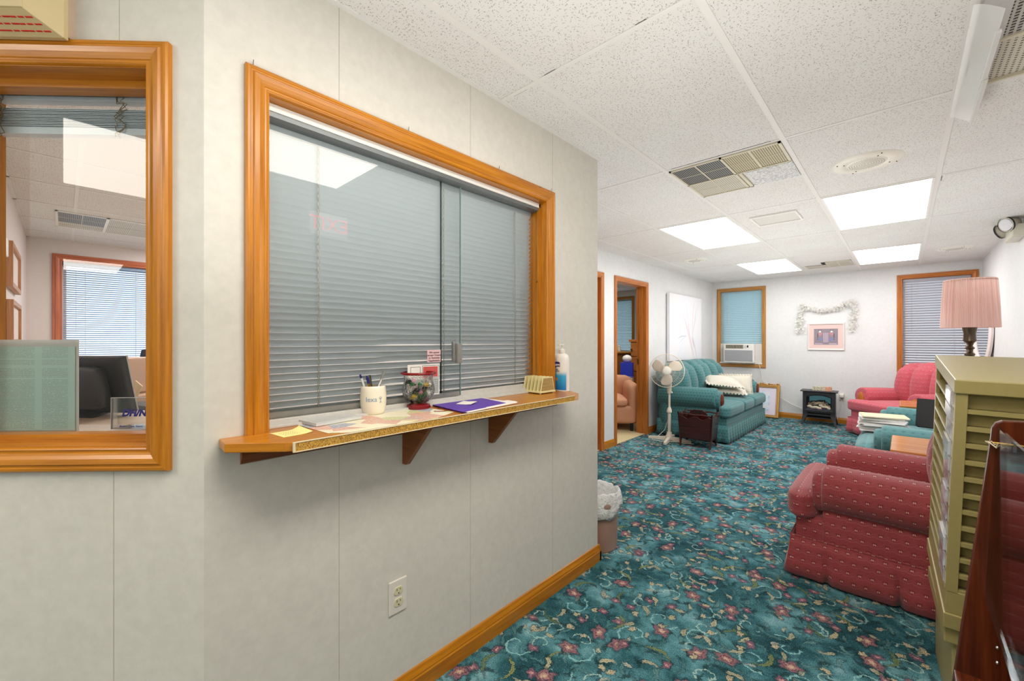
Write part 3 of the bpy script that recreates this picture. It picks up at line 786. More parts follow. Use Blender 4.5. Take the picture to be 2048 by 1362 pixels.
B().tube([(0, -0.03, -0.045), (0.0, -0.035, -0.12), (-0.03, -0.03, -0.25), (-0.06, -0.03, -0.38), (-0.08, -0.06, -0.424)], 0.004, 6).build('cord', WPLAST, r, smooth=60)
# ---------------------------------------------------------------- upholstery
def fabric(name, base, dark, light, pitch, kind):
    t = NT(name); u = t.sep(t.coord('UV'))
    a = t.math('DIVIDE', u[0], pitch); c = t.math('DIVIDE', u[1], pitch)
    row = t.math('FLOOR', c); off = t.math('MULTIPLY', t.math('MODULO', t.math('ABSOLUTE', row), 2.0), 0.5)
    fx = t.math('SUBTRACT', t.math('FRACT', t.math('ADD', a, off)), 0.5); fy = t.math('SUBTRACT', t.math('FRACT', c), 0.5)
    n = t.noise(t.coord('Object'), 240, 2); n2 = t.noise(t.coord('Object'), 7, 3)
    col = t.mul(1.0, base, t.ramp(n, [(0.3, (0.82,) * 3), (0.7, (1.08,) * 3)]))
    col = t.mul(0.6, col, t.ramp(n2, [(0.3, (0.86,) * 3), (0.7, (1.05,) * 3)]))
    ax = t.math('ABSOLUTE', fx)
    rr = t.vm('LENGTH', t.comb(fx, t.math('ADD', fy, 0.55), 0))
    scal = t.step(t.math('ABSOLUTE', t.math('SUBTRACT', rr, 0.86)), 0.07, 0.01)
    scal2 = t.step(t.math('ABSOLUTE', t.math('SUBTRACT', rr, 0.66)), 0.06, 0.01)
    tri = t.math('MULTIPLY', t.math('LESS_THAN', t.math('ADD', t.math('MULTIPLY', ax, 1.5), fy), 0.22), t.math('GREATER_THAN', fy, -0.2))
    if kind == 'red':
        col = t.mix(t.math('MULTIPLY', scal, 0.22), col, light); col = t.mix(t.math('MULTIPLY', scal2, 0.12), col, light)
        tri = t.math('MULTIPLY', tri, t.math('LESS_THAN', ax, 0.2))
        col = t.mix(t.math('MULTIPLY', tri, 0.55), col, dark)
        dx = t.math('SUBTRACT', ax, 0.065)
        dot = t.step(t.vm('LENGTH', t.comb(dx, t.math('MULTIPLY', fy, 0.6), 0)), 0.062, 0.035)
        col = t.mix(t.math('MULTIPLY', dot, 0.8), col, rgb(226, 168, 148))
    else:
        col = t.mix(t.math('MULTIPLY', scal, 0.35), col, light)
        col = t.mix(t.math('MULTIPLY', tri, 0.62), col, dark)
    t.bump(n, 0.25, 0.003)
    t.fin(col, 0.75, 0, 0.25)
    t.b.inputs['Sheen Weight'].default_value = 0.25
    return t.m
RED = fabric('rose_damask', rgb(150, 62, 64), rgb(96, 30, 38), rgb(196, 116, 128), 0.046, 'red')
RED2 = fabric('rose_damask_lit', rgb(196, 84, 98), rgb(156, 54, 66), rgb(222, 136, 144), 0.05, 'red')  # rose damask again, brighter light of the far corner painted into its colours
TEAL = fabric('teal_damask', rgb(72, 126, 128), rgb(30, 70, 76), rgb(122, 170, 168), 0.036, 'teal')
TEAL2 = fabric('teal_damask_plain', rgb(86, 134, 136), rgb(54, 100, 104), rgb(116, 166, 164), 0.05, 'teal')

def seat_furniture(root, Wd, D, n, mat, arm_h=0.60, back_h=0.90, armw=0.23, cap=False, ruffle=0.0, channels=3, seat_h=0.455, lobe=True, camel=0.05):
    hw, hd = Wd / 2, D / 2; yf = -hd + 0.15
    # box frame and skirt
    B().soft(-hw + 0.09, hw - 0.09, -hd + 0.025, hd - 0.06, 0.10, 0.335, 0.03, 0.004, 8).build('base', mat, root, smooth=50)
    ol = []; step = 0.0125
    def walk(a, c):
        L = math.hypot(c[0] - a[0], c[1] - a[1]); m = int(L / step)
        for k in range(m): ol.append((a[0] + (c[0] - a[0]) * k / m, a[1] + (c[1] - a[1]) * k / m, -(c[1] - a[1]) / L * -1, -(c[0] - a[0]) / L, L * k / m))
    P = [(-hw + 0.07, hd - 0.06), (-hw + 0.07, -hd + 0.015), (hw - 0.07, -hd + 0.015), (hw - 0.07, hd - 0.06)]
    for i in range(3): walk(P[i], P[i + 1])
    b = B(); rings = []
    def outward(i):
        j = min(max(i, 1), len(ol) - 2); t = Vector((ol[j + 1][0] - ol[j - 1][0], ol[j + 1][1] - ol[j - 1][1], 0)).normalized()
        return Vector((t.y * -1, t.x, 0)) * -1
    for i, q in enumerate(ol):
        o = outward(i); s = i * step
        if ruffle:
            w = math.sin(2 * PI * s / ruffle) * 0.5 + 0.5; w = w ** 0.6
            amp = [0.0, 0.008, 0.020, 0.026]
            ds = [0.004 + a * w for a in amp]
        else:
            ph = (s % 0.27) / 0.27; fold = max(0, 1 - abs(ph - 0.5) / 0.07)
            und = 0.5 + 0.5 * math.sin(s * 17) * math.sin(s * 5.3)
            ds = [0.003, 0.006 + 0.006 * und - 0.010 * fold, 0.014 + 0.012 * und - 0.022 * fold, 0.020 + 0.018 * und - 0.030 * fold]
        zb = 0.012 + 0.010 * (0.5 + 0.5 * math.sin(s * 9))
        rings.append([(q[0] + o.x * d, q[1] + o.y * d, z) for d, z in zip(ds, (0.215, 0.15, 0.08, zb))])
    b.loft(rings, cap=False, closed=False); sk = b.build('skirt', mat, root, smooth=60)
    sd = sk.modifiers.new('thickness', 'SOLIDIFY'); sd.thickness = 0.006
    # welt above the skirt
    pts = [(-hw + 0.068, hd - 0.07, 0.217), (-hw + 0.068, -hd + 0.012, 0.217), (hw - 0.068, -hd + 0.012, 0.217), (hw - 0.068, hd - 0.07, 0.217)]
    B().tube(pts, 0.005, 6).build('welt', mat, root, smooth=60)
    # seat cushions, T-shaped at the ends
    x0, x1 = -hw + armw - 0.02, hw - armw + 0.02; cw = (x1 - x0) / n
    for k in range(n):
        a, c = x0 + cw * k, x0 + cw * (k + 1)
        def warp(p, q, k=k, a=a, c=c):
            x, y, z = p
            s = max(0, min(1, (yf - 0.015 - y) / 0.03))
            if k == 0: x -= s * (armw - 0.06) * max(0, min(1, (c - p[0]) / cw * 1.0 - 0.0)) ** 3
            if k == n - 1: x += s * (armw - 0.06) * max(0, min(1, (p[0] - a) / cw)) ** 3
            return x, y, z
        b = B(); b.soft(a + 0.004, c - 0.004, -hd + 0.0, hd - 0.30, seat_h - 0.145, seat_h, 0.035, 0.018, 18, warp)
        cu = b.build('seat_cushion', mat, root, smooth=60)
    # arms
    rr = armw * 0.5; zc = arm_h - rr
    prof = [(-0.42 * rr, 0.2), (-0.42 * rr, zc - 1.12 * rr)]
    for k in range(25):
        an = R(252 - k * 13.5); prof.append((rr * math.cos(an), zc + rr * math.sin(an)))
    prof += [(0.42 * rr, zc - 1.12 * rr), (0.42 * rr, 0.2)]
    for sgn in (-1, 1):
        cx = sgn * (hw - rr - 0.01)
        rings = []
        for y, sc, dz in ((yf + 0.0, 0.80, 0), (yf + 0.006, 0.93, 0), (yf + 0.02, 1.0, 0), (yf + 0.25, 1.0, -0.004), (hd - 0.3, 1.0, -0.012), (hd - 0.10, 1.0, -0.02), (hd - 0.08, 0.9, -0.02)):
            rings.append([(cx + sgn * x * sc, y, (0.2 + (z - 0.2) * (1 if z < 0.21 else (1 - (1 - sc) * 0.25)) + (dz if z > 0.3 else 0))) for x, z in prof])
        ar = B().loft(rings).build('arm', mat, root, smooth=50)
        if lobe:
            b = B(); rr2 = rr * 0.82
            rings = []
            for y, sc in ((yf - 0.045, 0.72), (yf - 0.038, 0.92), (yf - 0.02, 1.0), (yf + 0.03, 1.0)):
                rings.append([(cx - sgn * 0.018 + rr2 * sc * math.cos(R(k * 18)), y, zc - 0.012 + rr2 * sc * (1.0 if math.sin(R(k * 18)) > 0 else 1.25) * math.sin(R(k * 18))) for k in range(20)])
            b.loft(rings).build('arm_front', mat, ar, smooth=50)
        if cap:
            b = B(); y = yf - (0.05 if lobe else 0.0)
            rings = [[(cx + q * 0.042 * math.cos(R(k * 18)), yy, zc - 0.03 + q * 0.085 * math.sin(R(k * 18))) for k in range(20)] for yy, q in ((y + 0.006, 1.0), (y - 0.012, 1.0), (y - 0.018, 0.85))]
            b.loft(rings).build('arm_cap', OAKF if mat is not TEAL else wood('arm_cap_wood', rgb(120, 52, 26), rgb(80, 30, 14), 0.25, knots=False), ar, smooth=40)
    # back frame and channelled back cushions
    def lean(p):
        x, y, z = p; return x, y + max(0, z - 0.4) * 0.16, z + camel * (1 - (x / hw) ** 2) * max(0, (z - 0.5) / 0.4)
    B().soft(-hw + 0.06, hw - 0.06, hd - 0.24, hd - 0.09, 0.12, back_h - 0.05, 0.06, 0.01, 12, lambda p, q: lean(p)).build('back', mat, root, smooth=60)
    xa, xb = -hw + 0.12, hw - 0.12; bw = (xb - xa) / n
    for k in range(n):
        def warp(p, q, k=k):
            u = (q[0] + 1) / 2
            ch = abs(math.sin(PI * channels * u)) ** 0.55
            x, y, z = p; f = 0.5 - 0.5 * q[1]
            prof_ = max(0.0, 1 - (q[2] - 0.1) ** 2 * 0.9)
            y -= f * (0.055 * ch * prof_ + 0.03 * prof_); z += 0.02 * ch * max(0, q[2]) - 0.02 * max(0, q[2])
            return lean((x, y, z))
        b = B(); b.soft(xa + bw * k + 0.003, xa + bw * (k + 1) - 0.003, hd - 0.36, hd - 0.16, seat_h - 0.05, back_h, 0.085, 0.02, 14, warp, nx=channels * 10)
        b.build('back_cushion', mat, root, smooth=70)
    for sx in (-1, 1):
        for y in (-hd + 0.1, hd - 0.14):
            B().box(sx * (hw - 0.12) - 0.025, sx * (hw - 0.12) + 0.025, y - 0.025, y + 0.025, 0, 0.12).build('foot', MAHOG, root)
    return root
r = thing('armchair', 'rose-red damask armchair nearest the viewer, half behind the cream sorter', 'armchair', (0.03, 3.02, 0), R(-90))
seat_furniture(r, 0.86, 0.97, 1, RED, 0.60, 0.86)
r = thing('loveseat', 'teal damask loveseat with a heap of files on its seat', 'sofa', (0.205, 4.86, 0), R(-90))
seat_furniture(r, 1.50, 0.95, 2, TEAL2, 0.61, 0.70, camel=0.0)
r = thing('armchair', 'rose armchair in brightly lit colours set diagonally in the far corner under the window', 'armchair', (0.075, 7.30, 0), R(-45))
seat_furniture(r, 0.98, 0.95, 1, RED2, 0.62, 0.90, cap=True, ruffle=0.2, lobe=False)
r = thing('sofa', 'teal three-seat sofa with ruffled skirt against the left wall under the canvas', 'sofa', (-2.0, 6.36, 0), R(90))
seat_furniture(r, 1.98, 0.95, 3, TEAL, 0.66, 0.93, armw=0.25, cap=True, ruffle=0.105, channels=2, lobe=True, camel=0.02)

# white pillows heaped on the sofa
LINEN = plain('ivory_linen', rgb(212, 206, 192), 0.9, var=0.06, scale=60)
def pillow(label, loc, rot, w, h, t=0.13, seed=1):
    rnd = random.Random(seed)
    r = thing('throw_pillow', label, 'pillow', loc, 0, 'white pillows on the teal sofa'); r.rotation_euler = rot
    N = 20; b = B(); ph = rnd.random() * 6
    for sgn in (-1, 1):
        g = {}
        for i in range(N + 1):
            for j in range(N + 1):
                u, v = -1 + 2 * i / N, -1 + 2 * j / N
                z = sgn * t * 0.5 * max(0, (1 - u * u)) ** 0.5 * max(0, (1 - v * v)) ** 0.5
                z += 0.004 * math.sin(9 * u + ph) * math.sin(8 * v + 2 * ph) * (1 - max(abs(u), abs(v)))
                pin = 1 - 0.07 * (1 - max(abs(u), abs(v))) - 0.05 * (1 - abs(u * v))
                g[i, j] = b.addv((u * w / 2 * pin, v * h / 2 * pin, z))
        for i in range(N):
            for j in range(N): b.face((g[i, j], g[i + 1, j], g[i + 1, j + 1], g[i, j + 1]))
    b.build('cushion', LINEN, r, smooth=80)
    b = B(); rings = []; n = 160
    for k in range(n + 1):
        q = 4 * k / n; s = int(q) % 4; f = q - int(q)
        c = [(-1, -1), (1, -1), (1, 1), (-1, 1)]; p0, p1 = c[s], c[(s + 1) % 4]
        x, y = (p0[0] + (p1[0] - p0[0]) * f), (p0[1] + (p1[1] - p0[1]) * f)
        m = 0.94 + 0.04 * (1 - 4 * (f - 0.5) ** 2) * -1
        zz = 0.010 * math.sin(k * 1.9)
        rings.append([(x * w / 2 * m, y * h / 2 * m, 0.0), (x * (w / 2 + 0.018) * m, y * (h / 2 + 0.018) * m, zz * 0.7), (x * (w / 2 + 0.045) * m, y * (h / 2 + 0.045) * m, zz * 1.4)])
    b.loft(rings, cap=False, closed=False); rf = b.build('ruffle', LINEN, r, smooth=80)
    sd = rf.modifiers.new('thickness', 'SOLIDIFY'); sd.thickness = 0.004
pillow('ruffled ivory pillow lying flat at the bottom of the sofa heap', (-1.86, 6.50, 0.535), (0.05, 0.06, 0.3), 0.46, 0.46, 0.13, 2)
pillow('ruffled ivory pillow tilted across the top of the sofa heap', (-1.90, 6.42, 0.665), (0.20, 0.10, 0.55), 0.44, 0.42, 0.14, 3)
pillow('ivory pillow standing on edge at the far end of the sofa heap', (-1.84, 6.88, 0.60), (1.0, 0.0, 0.35), 0.40, 0.28, 0.13, 4)

# ---------------------------------------------------------------- side tables and lamp
def side_table(label, cx, cy, w, d, h, rz=0):
    r = thing('side_table', label, 'table', (cx, cy, 0), rz)
    B().box(-w / 2, w / 2, -d / 2, d / 2, h - 0.022, h).build('tabletop', TABLEW, r, 0.008, seg=3)
    B().box(-w / 2 + 0.03, w / 2 - 0.03, -d / 2 + 0.03, d / 2 - 0.03, h - 0.10, h - 0.022).build('apron', TABLEW, r, 0.002)
    for sx in (-1, 1):
        for sy in (-1, 1):
            p = (sx * (w / 2 - 0.05), sy * (d / 2 - 0.05))
            B().loft([[(p[0] + a * q, p[1] + c * q, z) for a, c in ((-1, -1), (1, -1), (1, 1), (-1, 1))] for z, q in ((0, 0.014), (h - 0.10, 0.022), (h - 0.022, 0.022))]).build('leg', TABLEW, r)
    return r
side_table('glossy wooden side table under the pink lamp between rose chair and teal loveseat', 0.26, 3.745, 0.64, 0.55, 0.58)
side_table('wooden side table beyond the teal loveseat, before the far rose armchair', 0.29, 6.12, 0.64, 0.50, 0.585)

SHADE = NT('pleated_pink_silk'); _u = SHADE.sep(SHADE.coord('UV'))
_w = SHADE.math('SINE', SHADE.math('MULTIPLY', _u[1], 900.0)); _n = SHADE.noise(SHADE.comb(SHADE.math('MULTIPLY', _u[1], 60.0), 0.0), 1.0, 4, 0.7)
_f = SHADE.math('ADD', SHADE.math('MULTIPLY', _w, 0.12), _n)
_c = SHADE.ramp(_f, [(0.3, rgb(222, 172, 164)), (0.6, rgb(244, 212, 202)), (0.75, rgb(248, 226, 214))])
SHADE.put(SHADE.b.inputs['Base Color'], _c); SHADE.b.inputs['Roughness'].default_value = 0.6
_tl = SHADE.n.new('ShaderNodeBsdfTranslucent'); SHADE.put(_tl.inputs[0], _c); _mx = SHADE.n.new('ShaderNodeMixShader'); _mx.inputs[0].default_value = 0.35
SHADE.l.new(SHADE.b.outputs[0], _mx.inputs[1]); SHADE.l.new(_tl.outputs[0], _mx.inputs[2]); SHADE.l.new(_mx.outputs[0], SHADE.out.inputs[0]); SHADE = SHADE.m
r = thing('table_lamp', 'tall bronze table lamp with a pleated pink drum shade', 'lamp', (0.285, 3.63, 0.58))
PEW = plain('aged_bronze', rgb(96, 84, 70), 0.3, 0.85)
_lp = [(0.085, 0), (0.088, 0.012), (0.07, 0.02), (0.045, 0.035), (0.025, 0.06), (0.02, 0.09), (0.035, 0.12), (0.055, 0.18), (0.06, 0.24), (0.05, 0.30), (0.026, 0.36), (0.018, 0.40), (0.03, 0.42), (0.018, 0.44), (0.022, 0.50), (0.03, 0.535), (0.051, 0.575), (0.053, 0.587), (0.03, 0.605), (0.02, 0.62), (0.036, 0.632), (0.036, 0.64), (0.02, 0.652), (0.024, 0.668), (0.036, 0.676), (0.020, 0.69), (0.03, 0.71), (0.047, 0.722), (0.044, 0.735), (0.042, 0.77), (0.05, 0.80), (0.05, 0.815), (0.02, 0.83), (0.014, 0.86)]
B().lathe([(q * 0.62, zz * 0.925) for q, zz in _lp], n=28).build('base', PEW, r, smooth=35)
b = B(); n = 180; rings = []
for z, rad in ((0.745, 0.121), (0.747, 0.123), (0.755, 0.123), (0.90, 0.116), (1.018, 0.109), (1.026, 0.109), (1.028, 0.107)):
    rings.append([((rad + (0.0012 if k % 2 else -0.0012) * (1 if 0.76 < z < 1.02 else 0)) * math.cos(2 * PI * k / n), (rad + (0.0012 if k % 2 else -0.0012) * (1 if 0.76 < z < 1.02 else 0)) * math.sin(2 * PI * k / n), z) for k in range(n)])
b.loft(rings, cap=False); b.build('lamp_shade', SHADE, r, smooth=30)
b = B(); b.cyl((0, 0, 0.85), (0, 0, 0.92), 0.018, n=12); b.sphere((0, 0, 0.96), 0.03, 12, 8, (1, 1, 1.3)); b.build('bulb', WHITE, r, smooth=50)
b = B(); b.tube([(0.107 * math.cos(a), 0.107 * math.sin(a), 1.02) for a in [k * PI / 12 for k in range(25)]], 0.0025, 6)
for a in (0, 2.09, 4.19): b.tube([(0, 0, 1.0), (0.107 * math.cos(a), 0.107 * math.sin(a), 1.02)], 0.002, 6)
b.tube([(0, 0, 0.86), (0.05, 0, 0.93), (0.03, 0, 0.99), (0, 0, 1.01)], 0.002, 6); b.build('shade_carrier', BRASS, r)

# ---------------------------------------------------------------- files on the loveseat
FLD = [plain('folder_paper_%d' % k, c, 0.75, var=0.05) for k, c in enumerate((rgb(234, 228, 232), rgb(226, 222, 230), rgb(240, 238, 236), rgb(222, 216, 222)))]
MANILA = plain('manila', rgb(238, 214, 168), 0.75, var=0.03)
z = 0.482
for k in range(13):
    top = k == 12
    r = thing('file_folder', 'manila folder on top of the file stack on the teal loveseat' if top else 'pale file folder in the stack on the teal loveseat seat', 'folder', (-0.13 + random.uniform(-0.015, 0.015), 4.80 + random.uniform(-0.018, 0.018), z), R(random.uniform(-7, 7) + 3), None if top else 'files heaped on the loveseat')
    h = random.uniform(0.007, 0.012)
    b = B(); w, d = 0.15, 0.115
    b.box(-w, w, -d, d, 0, 0.0012); b.box(-w, w, -d + 0.01, d, h - 0.0012, h); b.build('cover', MANILA if top else FLD[k % 4], r)
    b = B(); b.box(-w + 0.006, w - 0.006, -d + 0.005, d - 0.006, 0.0012, h - 0.0012); b.build('papers', PAPER, r)
    z += h + 0.0008
r = thing('ring_binder', 'black binder leaning on the far arm of the teal loveseat', 'binder', (0.125, 5.02, 0.478), R(-8)); r.rotation_euler = (R(-14), 0, R(-12))
b = B(); b.box(-0.04, 0.26, -0.04, -0.036, 0.03, 0.27); b.box(-0.04, 0.26, 0.036, 0.04, 0.03, 0.27); b.box(-0.044, -0.04, -0.04, 0.04, 0.03, 0.27); b.build('cover', BLACK, r)
B().box(-0.03, 0.25, -0.034, 0.034, 0.035, 0.262).build('sheets', plain('grey_sheets', rgb(120, 116, 124), 0.7), r)

# ---------------------------------------------------------------- mail sorter
r = thing('literature_sorter', 'tall cream metal mail sorter with open slots on two sides, leaning forward', 'sorter', (0.095, 1.915, 0), R(2.5))
Wd, Dp = 0.60, 0.49
B().box(0.02, Wd, 0.03, Dp - 0.02, 0, 0.335).build('base', OLIVE, r, 0.004)
B().box(0.0, Wd + 0.01, 0.012, Dp, 0.285, 0.335).build('base_rim', OLIVE, r, 0.004)
TM = Matrix.Translation((0, 0, 0.34)) @ Matrix.Rotation(R(7.0), 4, 'X') @ Matrix.Rotation(R(1.2), 4, 'Y')
H = 0.80
b = B(TM); b.box(-0.004, Wd, -0.006, Dp + 0.004, H - 0.042, H); b.build('top_cap', OLIVE, r, 0.003)
b = B(TM); b.box(-0.004, Wd, -0.006, Dp + 0.004, 0, 0.05); b.build('bottom_rail', OLIVE, r, 0.003)
b = B(TM); b.box(0, Wd, 0, Dp, 0.05, 0.125); b.build('kick_panel', OLIVE, r, 0.002)
for (a0, a1, c0, c1) in ((0, 0.026, 0, 0.022), (Wd - 0.02, Wd, 0, 0.022), (0, 0.012, Dp - 0.016, Dp), (Wd - 0.02, Wd, Dp - 0.02, Dp)):
    b = B(TM); b.box(a0, a1, c0, c1, 0.12, H - 0.04); b.build('corner_post', OLIVE, r, 0.001)
b = B(TM); b.box(0.13, Wd - 0.02, 0.034, 0.040, 0.12, H - 0.04); b.box(0.024, 0.13, 0.034, 0.040, 0.12, H - 0.04); b.box(0.13, 0.138, 0.06, Dp - 0.01, 0.12, H - 0.04); b.build('divider', OLIVE, r)
b = B(TM); b.box(0.004, 0.13, Dp - 0.012, Dp - 0.004, 0.12, H - 0.04); b.build('side_back', OLIVE, r)
b = B(TM); b.box(-0.001, 0.004, 0.022, 0.155, 0.12, H - 0.04); lab = b.build('label_strip', CREAMM, r)
SL = NT('clear_label_sleeve'); _t = SL.n.new('ShaderNodeBsdfTransparent'); _x = SL.n.new('ShaderNodeMixShader'); _x.inputs[0].default_value = 0.6
_cc = SL.ramp(SL.noise(SL.coord('Object'), 9, 3), [(0.35, rgb(150, 120, 110)), (0.5, rgb(196, 204, 214)), (0.65, rgb(236, 234, 228))])
SL.put(SL.b.inputs['Base Color'], _cc); SL.b.inputs['Roughness'].default_value = 0.12
SL.l.new(_t.outputs[0], _x.inputs[1]); SL.l.new(SL.b.outputs[0], _x.inputs[2]); SL.l.new(_x.outputs[0], SL.out.inputs[0])
nS = 12; p0 = 0.13; dz = (H - 0.04 - p0) / nS
b = B(TM)
for k in range(nS):
    z0 = p0 + dz * k + 0.006
    b.box(-0.004 - 0.002 * (k % 3), -0.0015, 0.030, 0.148 - 0.012 * (k % 2), z0, z0 + dz - 0.010)
b.build('label_sleeves', SL.m, lab)
for k in range(nS):
    z0 = p0 + dz * k
    b = B(TM)
    b.box(0.024, Wd - 0.02, 0.004, 0.06, z0 - 0.003, z0); b.box(0.024, Wd - 0.02, 0.002, 0.006, z0 - 0.010, z0 + 0.003)
    b.box(0.004, 0.135, 0.02, Dp - 0.012, z0 - 0.003, z0); b.box(-0.001, 0.004, 0.02, Dp - 0.012, z0 - 0.006, z0 + 0.003)
    b.build('shelf', OLIVE, r)

# ---------------------------------------------------------------- cherry display rack
r = thing('display_rack', 'dark cherry rack with a clear acrylic front at the lower right edge', 'rack', (0.0, 1.5, 0))
side = [(0.036, 0.0), (0.0875, 0.407), (0.150, 1.02), (0.152, 1.045), (0.158, 1.058), (0.168, 1.064), (0.20, 1.066), (0.26, 1.066), (0.32, 1.082), (0.40, 1.12), (0.50, 1.15), (0.62, 1.155), (0.62, 0.0)]
for y in (-0.016, -0.95):
    B().prism(side, 1, y, y + 0.018).build('side_panel', CHERRY, r, 0.003, seg=3)
    if y > -0.5:
        EDGE = wood('cherry_edge', rgb(150, 92, 46), rgb(110, 58, 24), 0.3, knots=False)
B().box(0.60, 0.615, -0.94, -0.01, 0.05, 1.10).build('back_panel', CHERRY, r)
B().box(0.09, 0.60, -0.932, -0.016, 0.43, 0.448).build('shelf', CHERRY, r, 0.002)
B().box(0.066, 0.60, -0.932, -0.016, 0.08, 0.10).build('shelf', CHERRY, r, 0.002)
b = B(); b.loft([[(0.1585, y, 1.05), (0.1635, y, 1.05), (0.1455, y, 0.645), (0.1405, y, 0.645)] for y in (-0.93, -0.018)]); b.build('acrylic_front', ACRYL, r)
b = B(); b.box(0.13, 0.155, -0.93, -0.89, 0.1, 1.0); b.build('inner_stile', EDGE, r) if False else None
BR = B(); BR.cyl((0.142, -0.022, 1.012), (0.40, -0.022, 1.005), 0.0028, n=10)
for q in range(4): BR.cyl((0.166 + q * 0.006, -0.022, 1.0113), (0.168 + q * 0.006, -0.022, 1.0112), 0.0042, n=10)
BR.build('brass_rod', BRASS, r, smooth=40)
B().box(0.183, 0.188, -0.026, -0.016, 0.995, 1.018).build('rod_bracket', GREYM, r)
b = B(); b.tube([(0.1405, -0.024, 1.0145), (0.146, -0.0265, 1.010), (0.15, -0.026, 1.016), (0.155, -0.0262, 1.008), (0.16, -0.0262, 1.013), (0.157, -0.027, 1.004)], 0.0012, 6); b.tube([(0.144, -0.0262, 1.015), (0.151, -0.027, 1.008), (0.158, -0.0268, 1.001)], 0.0014, 6)
b.build('string', plain('cotton_string', rgb(220, 206, 176), 0.9), r, smooth=60)
for z in (0.50, 0.535): B().sphere((0.16, -0.0165, z), 0.004, 8, 6).build('screw', CHROME, r, smooth=50)

# ---------------------------------------------------------------- pedestal fan
r = thing('pedestal_fan', 'cream pedestal fan on a cross base in front of the teal sofa', 'fan', (-2.135, 5.165, 0))
FANP = plain('fan_cream', rgb(226, 214, 196), 0.4, var=0.03)
fd = Vector((0.42, -0.90, 0.06)).normalized()
for k in range(4):
    a = k * PI / 2 + 0.18
    d = Vector((math.cos(a), math.sin(a), 0)); q = Vector((-d.y, d.x, 0))
    b = B(); b.loft([[d * s + q * w + Vector((0, 0, z)) for w, z in ((-hw_, 0.0), (hw_, 0.0), (hw_ * 0.8, h), (-hw_ * 0.8, h))] for s, hw_, h in ((0.02, 0.022, 0.05), (0.15, 0.02, 0.04), (0.255, 0.017, 0.03))])
    b.build('foot', FANP, r, 0.004)
B().lathe([(0.05, 0.02), (0.045, 0.06), (0.032, 0.085), (0.028, 0.11)], n=16).build('hub', FANP, r, smooth=40)
B().cyl((0, 0, 0.08), (0, 0, 0.36), 0.019).build('lower_pole', FANP, r, smooth=40)
B().lathe([(0.019, 0.345), (0.03, 0.355), (0.03, 0.375), (0.023, 0.40), (0.014, 0.42)], n=16).build('height_collar', FANP, r, smooth=40)
B().cyl((0, 0, 0.40), (0, 0, 0.60), 0.0125).build('upper_pole', FANP, r, smooth=40)
B().lathe([(0.013, 0.585), (0.024, 0.59), (0.026, 0.66), (0.03, 0.70), (0.022, 0.74), (0.02, 0.78)], n=16).build('neck', FANP, r, smooth=40)
B().sphere((0.034, -0.01, 0.605), 0.012, 8, 6).build('knob', WPLAST, r, smooth=50)
hc = Vector((-0.008, -0.06, 0.875))
fx_ = fd.cross(Vector((0, 0, 1))).normalized(); fz_ = fx_.cross(fd).normalized()
FM = Matrix((fx_, fz_, fd)).transposed().to_4x4(); FM.translation = hc
B(FM).cyl((0, 0, -0.16), (0, 0, -0.04), 0.052, 0.06, 20).lathe([(0.03, -0.19), (0.05, -0.17), (0.052, -0.16)], (0, 0, 0), 20).build('motor', FANP, r, 0.006, smooth=40)
B(FM).cyl((0, -0.04, -0.09), (0, -0.13, -0.05), 0.022, 0.024, 12).build('yoke', FANP, r, smooth=40)
RAD = 0.205
cg = B(FM)
for k in range(64):
    a = 2 * PI * k / 64; c, s_ = math.cos(a), math.sin(a)
    cg.tube([(0.045 * c, 0.045 * s_, 0.058), (0.13 * c, 0.13 * s_, 0.052), (0.185 * c, 0.185 * s_, 0.026), (RAD * c, RAD * s_, 0.0)], 0.0011, 4)
for q, zz in ((0.09, 0.0565), (0.15, 0.045)):
    cg.tube([(q * math.cos(k * PI / 24), q * math.sin(k * PI / 24), zz) for k in range(49)], 0.0012, 4)
cg.build('front_guard', FANP, r, smooth=60)
cg = B(FM)
for k in range(48):
    a = 2 * PI * k / 48; c, s_ = math.cos(a), math.sin(a)
    cg.tube([(0.05 * c, 0.05 * s_, -0.06), (0.14 * c, 0.14 * s_, -0.058), (0.19 * c, 0.19 * s_, -0.034), (RAD * c, RAD * s_, -0.004)], 0.0011, 4)
cg.build('rear_guard', FANP, r, smooth=60)
B(FM).tube([(RAD * math.cos(k * PI / 32), RAD * math.sin(k * PI / 32), -0.002) for k in range(65)], 0.005, 8).build('guard_ring', FANP, r, smooth=60)
BL = plain('fan_blade_cream', rgb(214, 202, 184), 0.35, var=0.02)
for k in range(3):
    a0 = k * 2 * PI / 3 + 0.35; b = B(FM); rings = []
    for i in range(13):
        u = i / 12; rad = 0.03 + 0.155 * u; wd = (0.028 + 0.115 * math.sin(min(1, u * 1.15) * PI * 0.55) * (1 - 0.75 * max(0, u - 0.8) / 0.2 * 0.6))
        row = []
        for j in range(9):
            v = -0.5 + j / 8; an = a0 + 0.25 * u + v * wd / rad
            row.append((rad * math.cos(an), rad * math.sin(an), v * 0.045 * (1 - 0.3 * u)))
        rings.append(row)
    b.loft(rings, cap=False, closed=False); o = b.build('blade', BL, r, smooth=60)
    sd = o.modifiers.new('thickness', 'SOLIDIFY'); sd.thickness = 0.002
B(FM).lathe([(0.001, 0.066), (0.03, 0.066), (0.046, 0.06), (0.05, 0.052), (0.04, 0.048), (0.001, 0.048)], n=24).build('badge', WPLAST, r, smooth=40)
B(FM).lathe([(0.034, -0.03), (0.036, 0.01), (0.02, 0.025), (0.001, 0.03)], n=20).build('blade_hub', FANP, r, smooth=40)
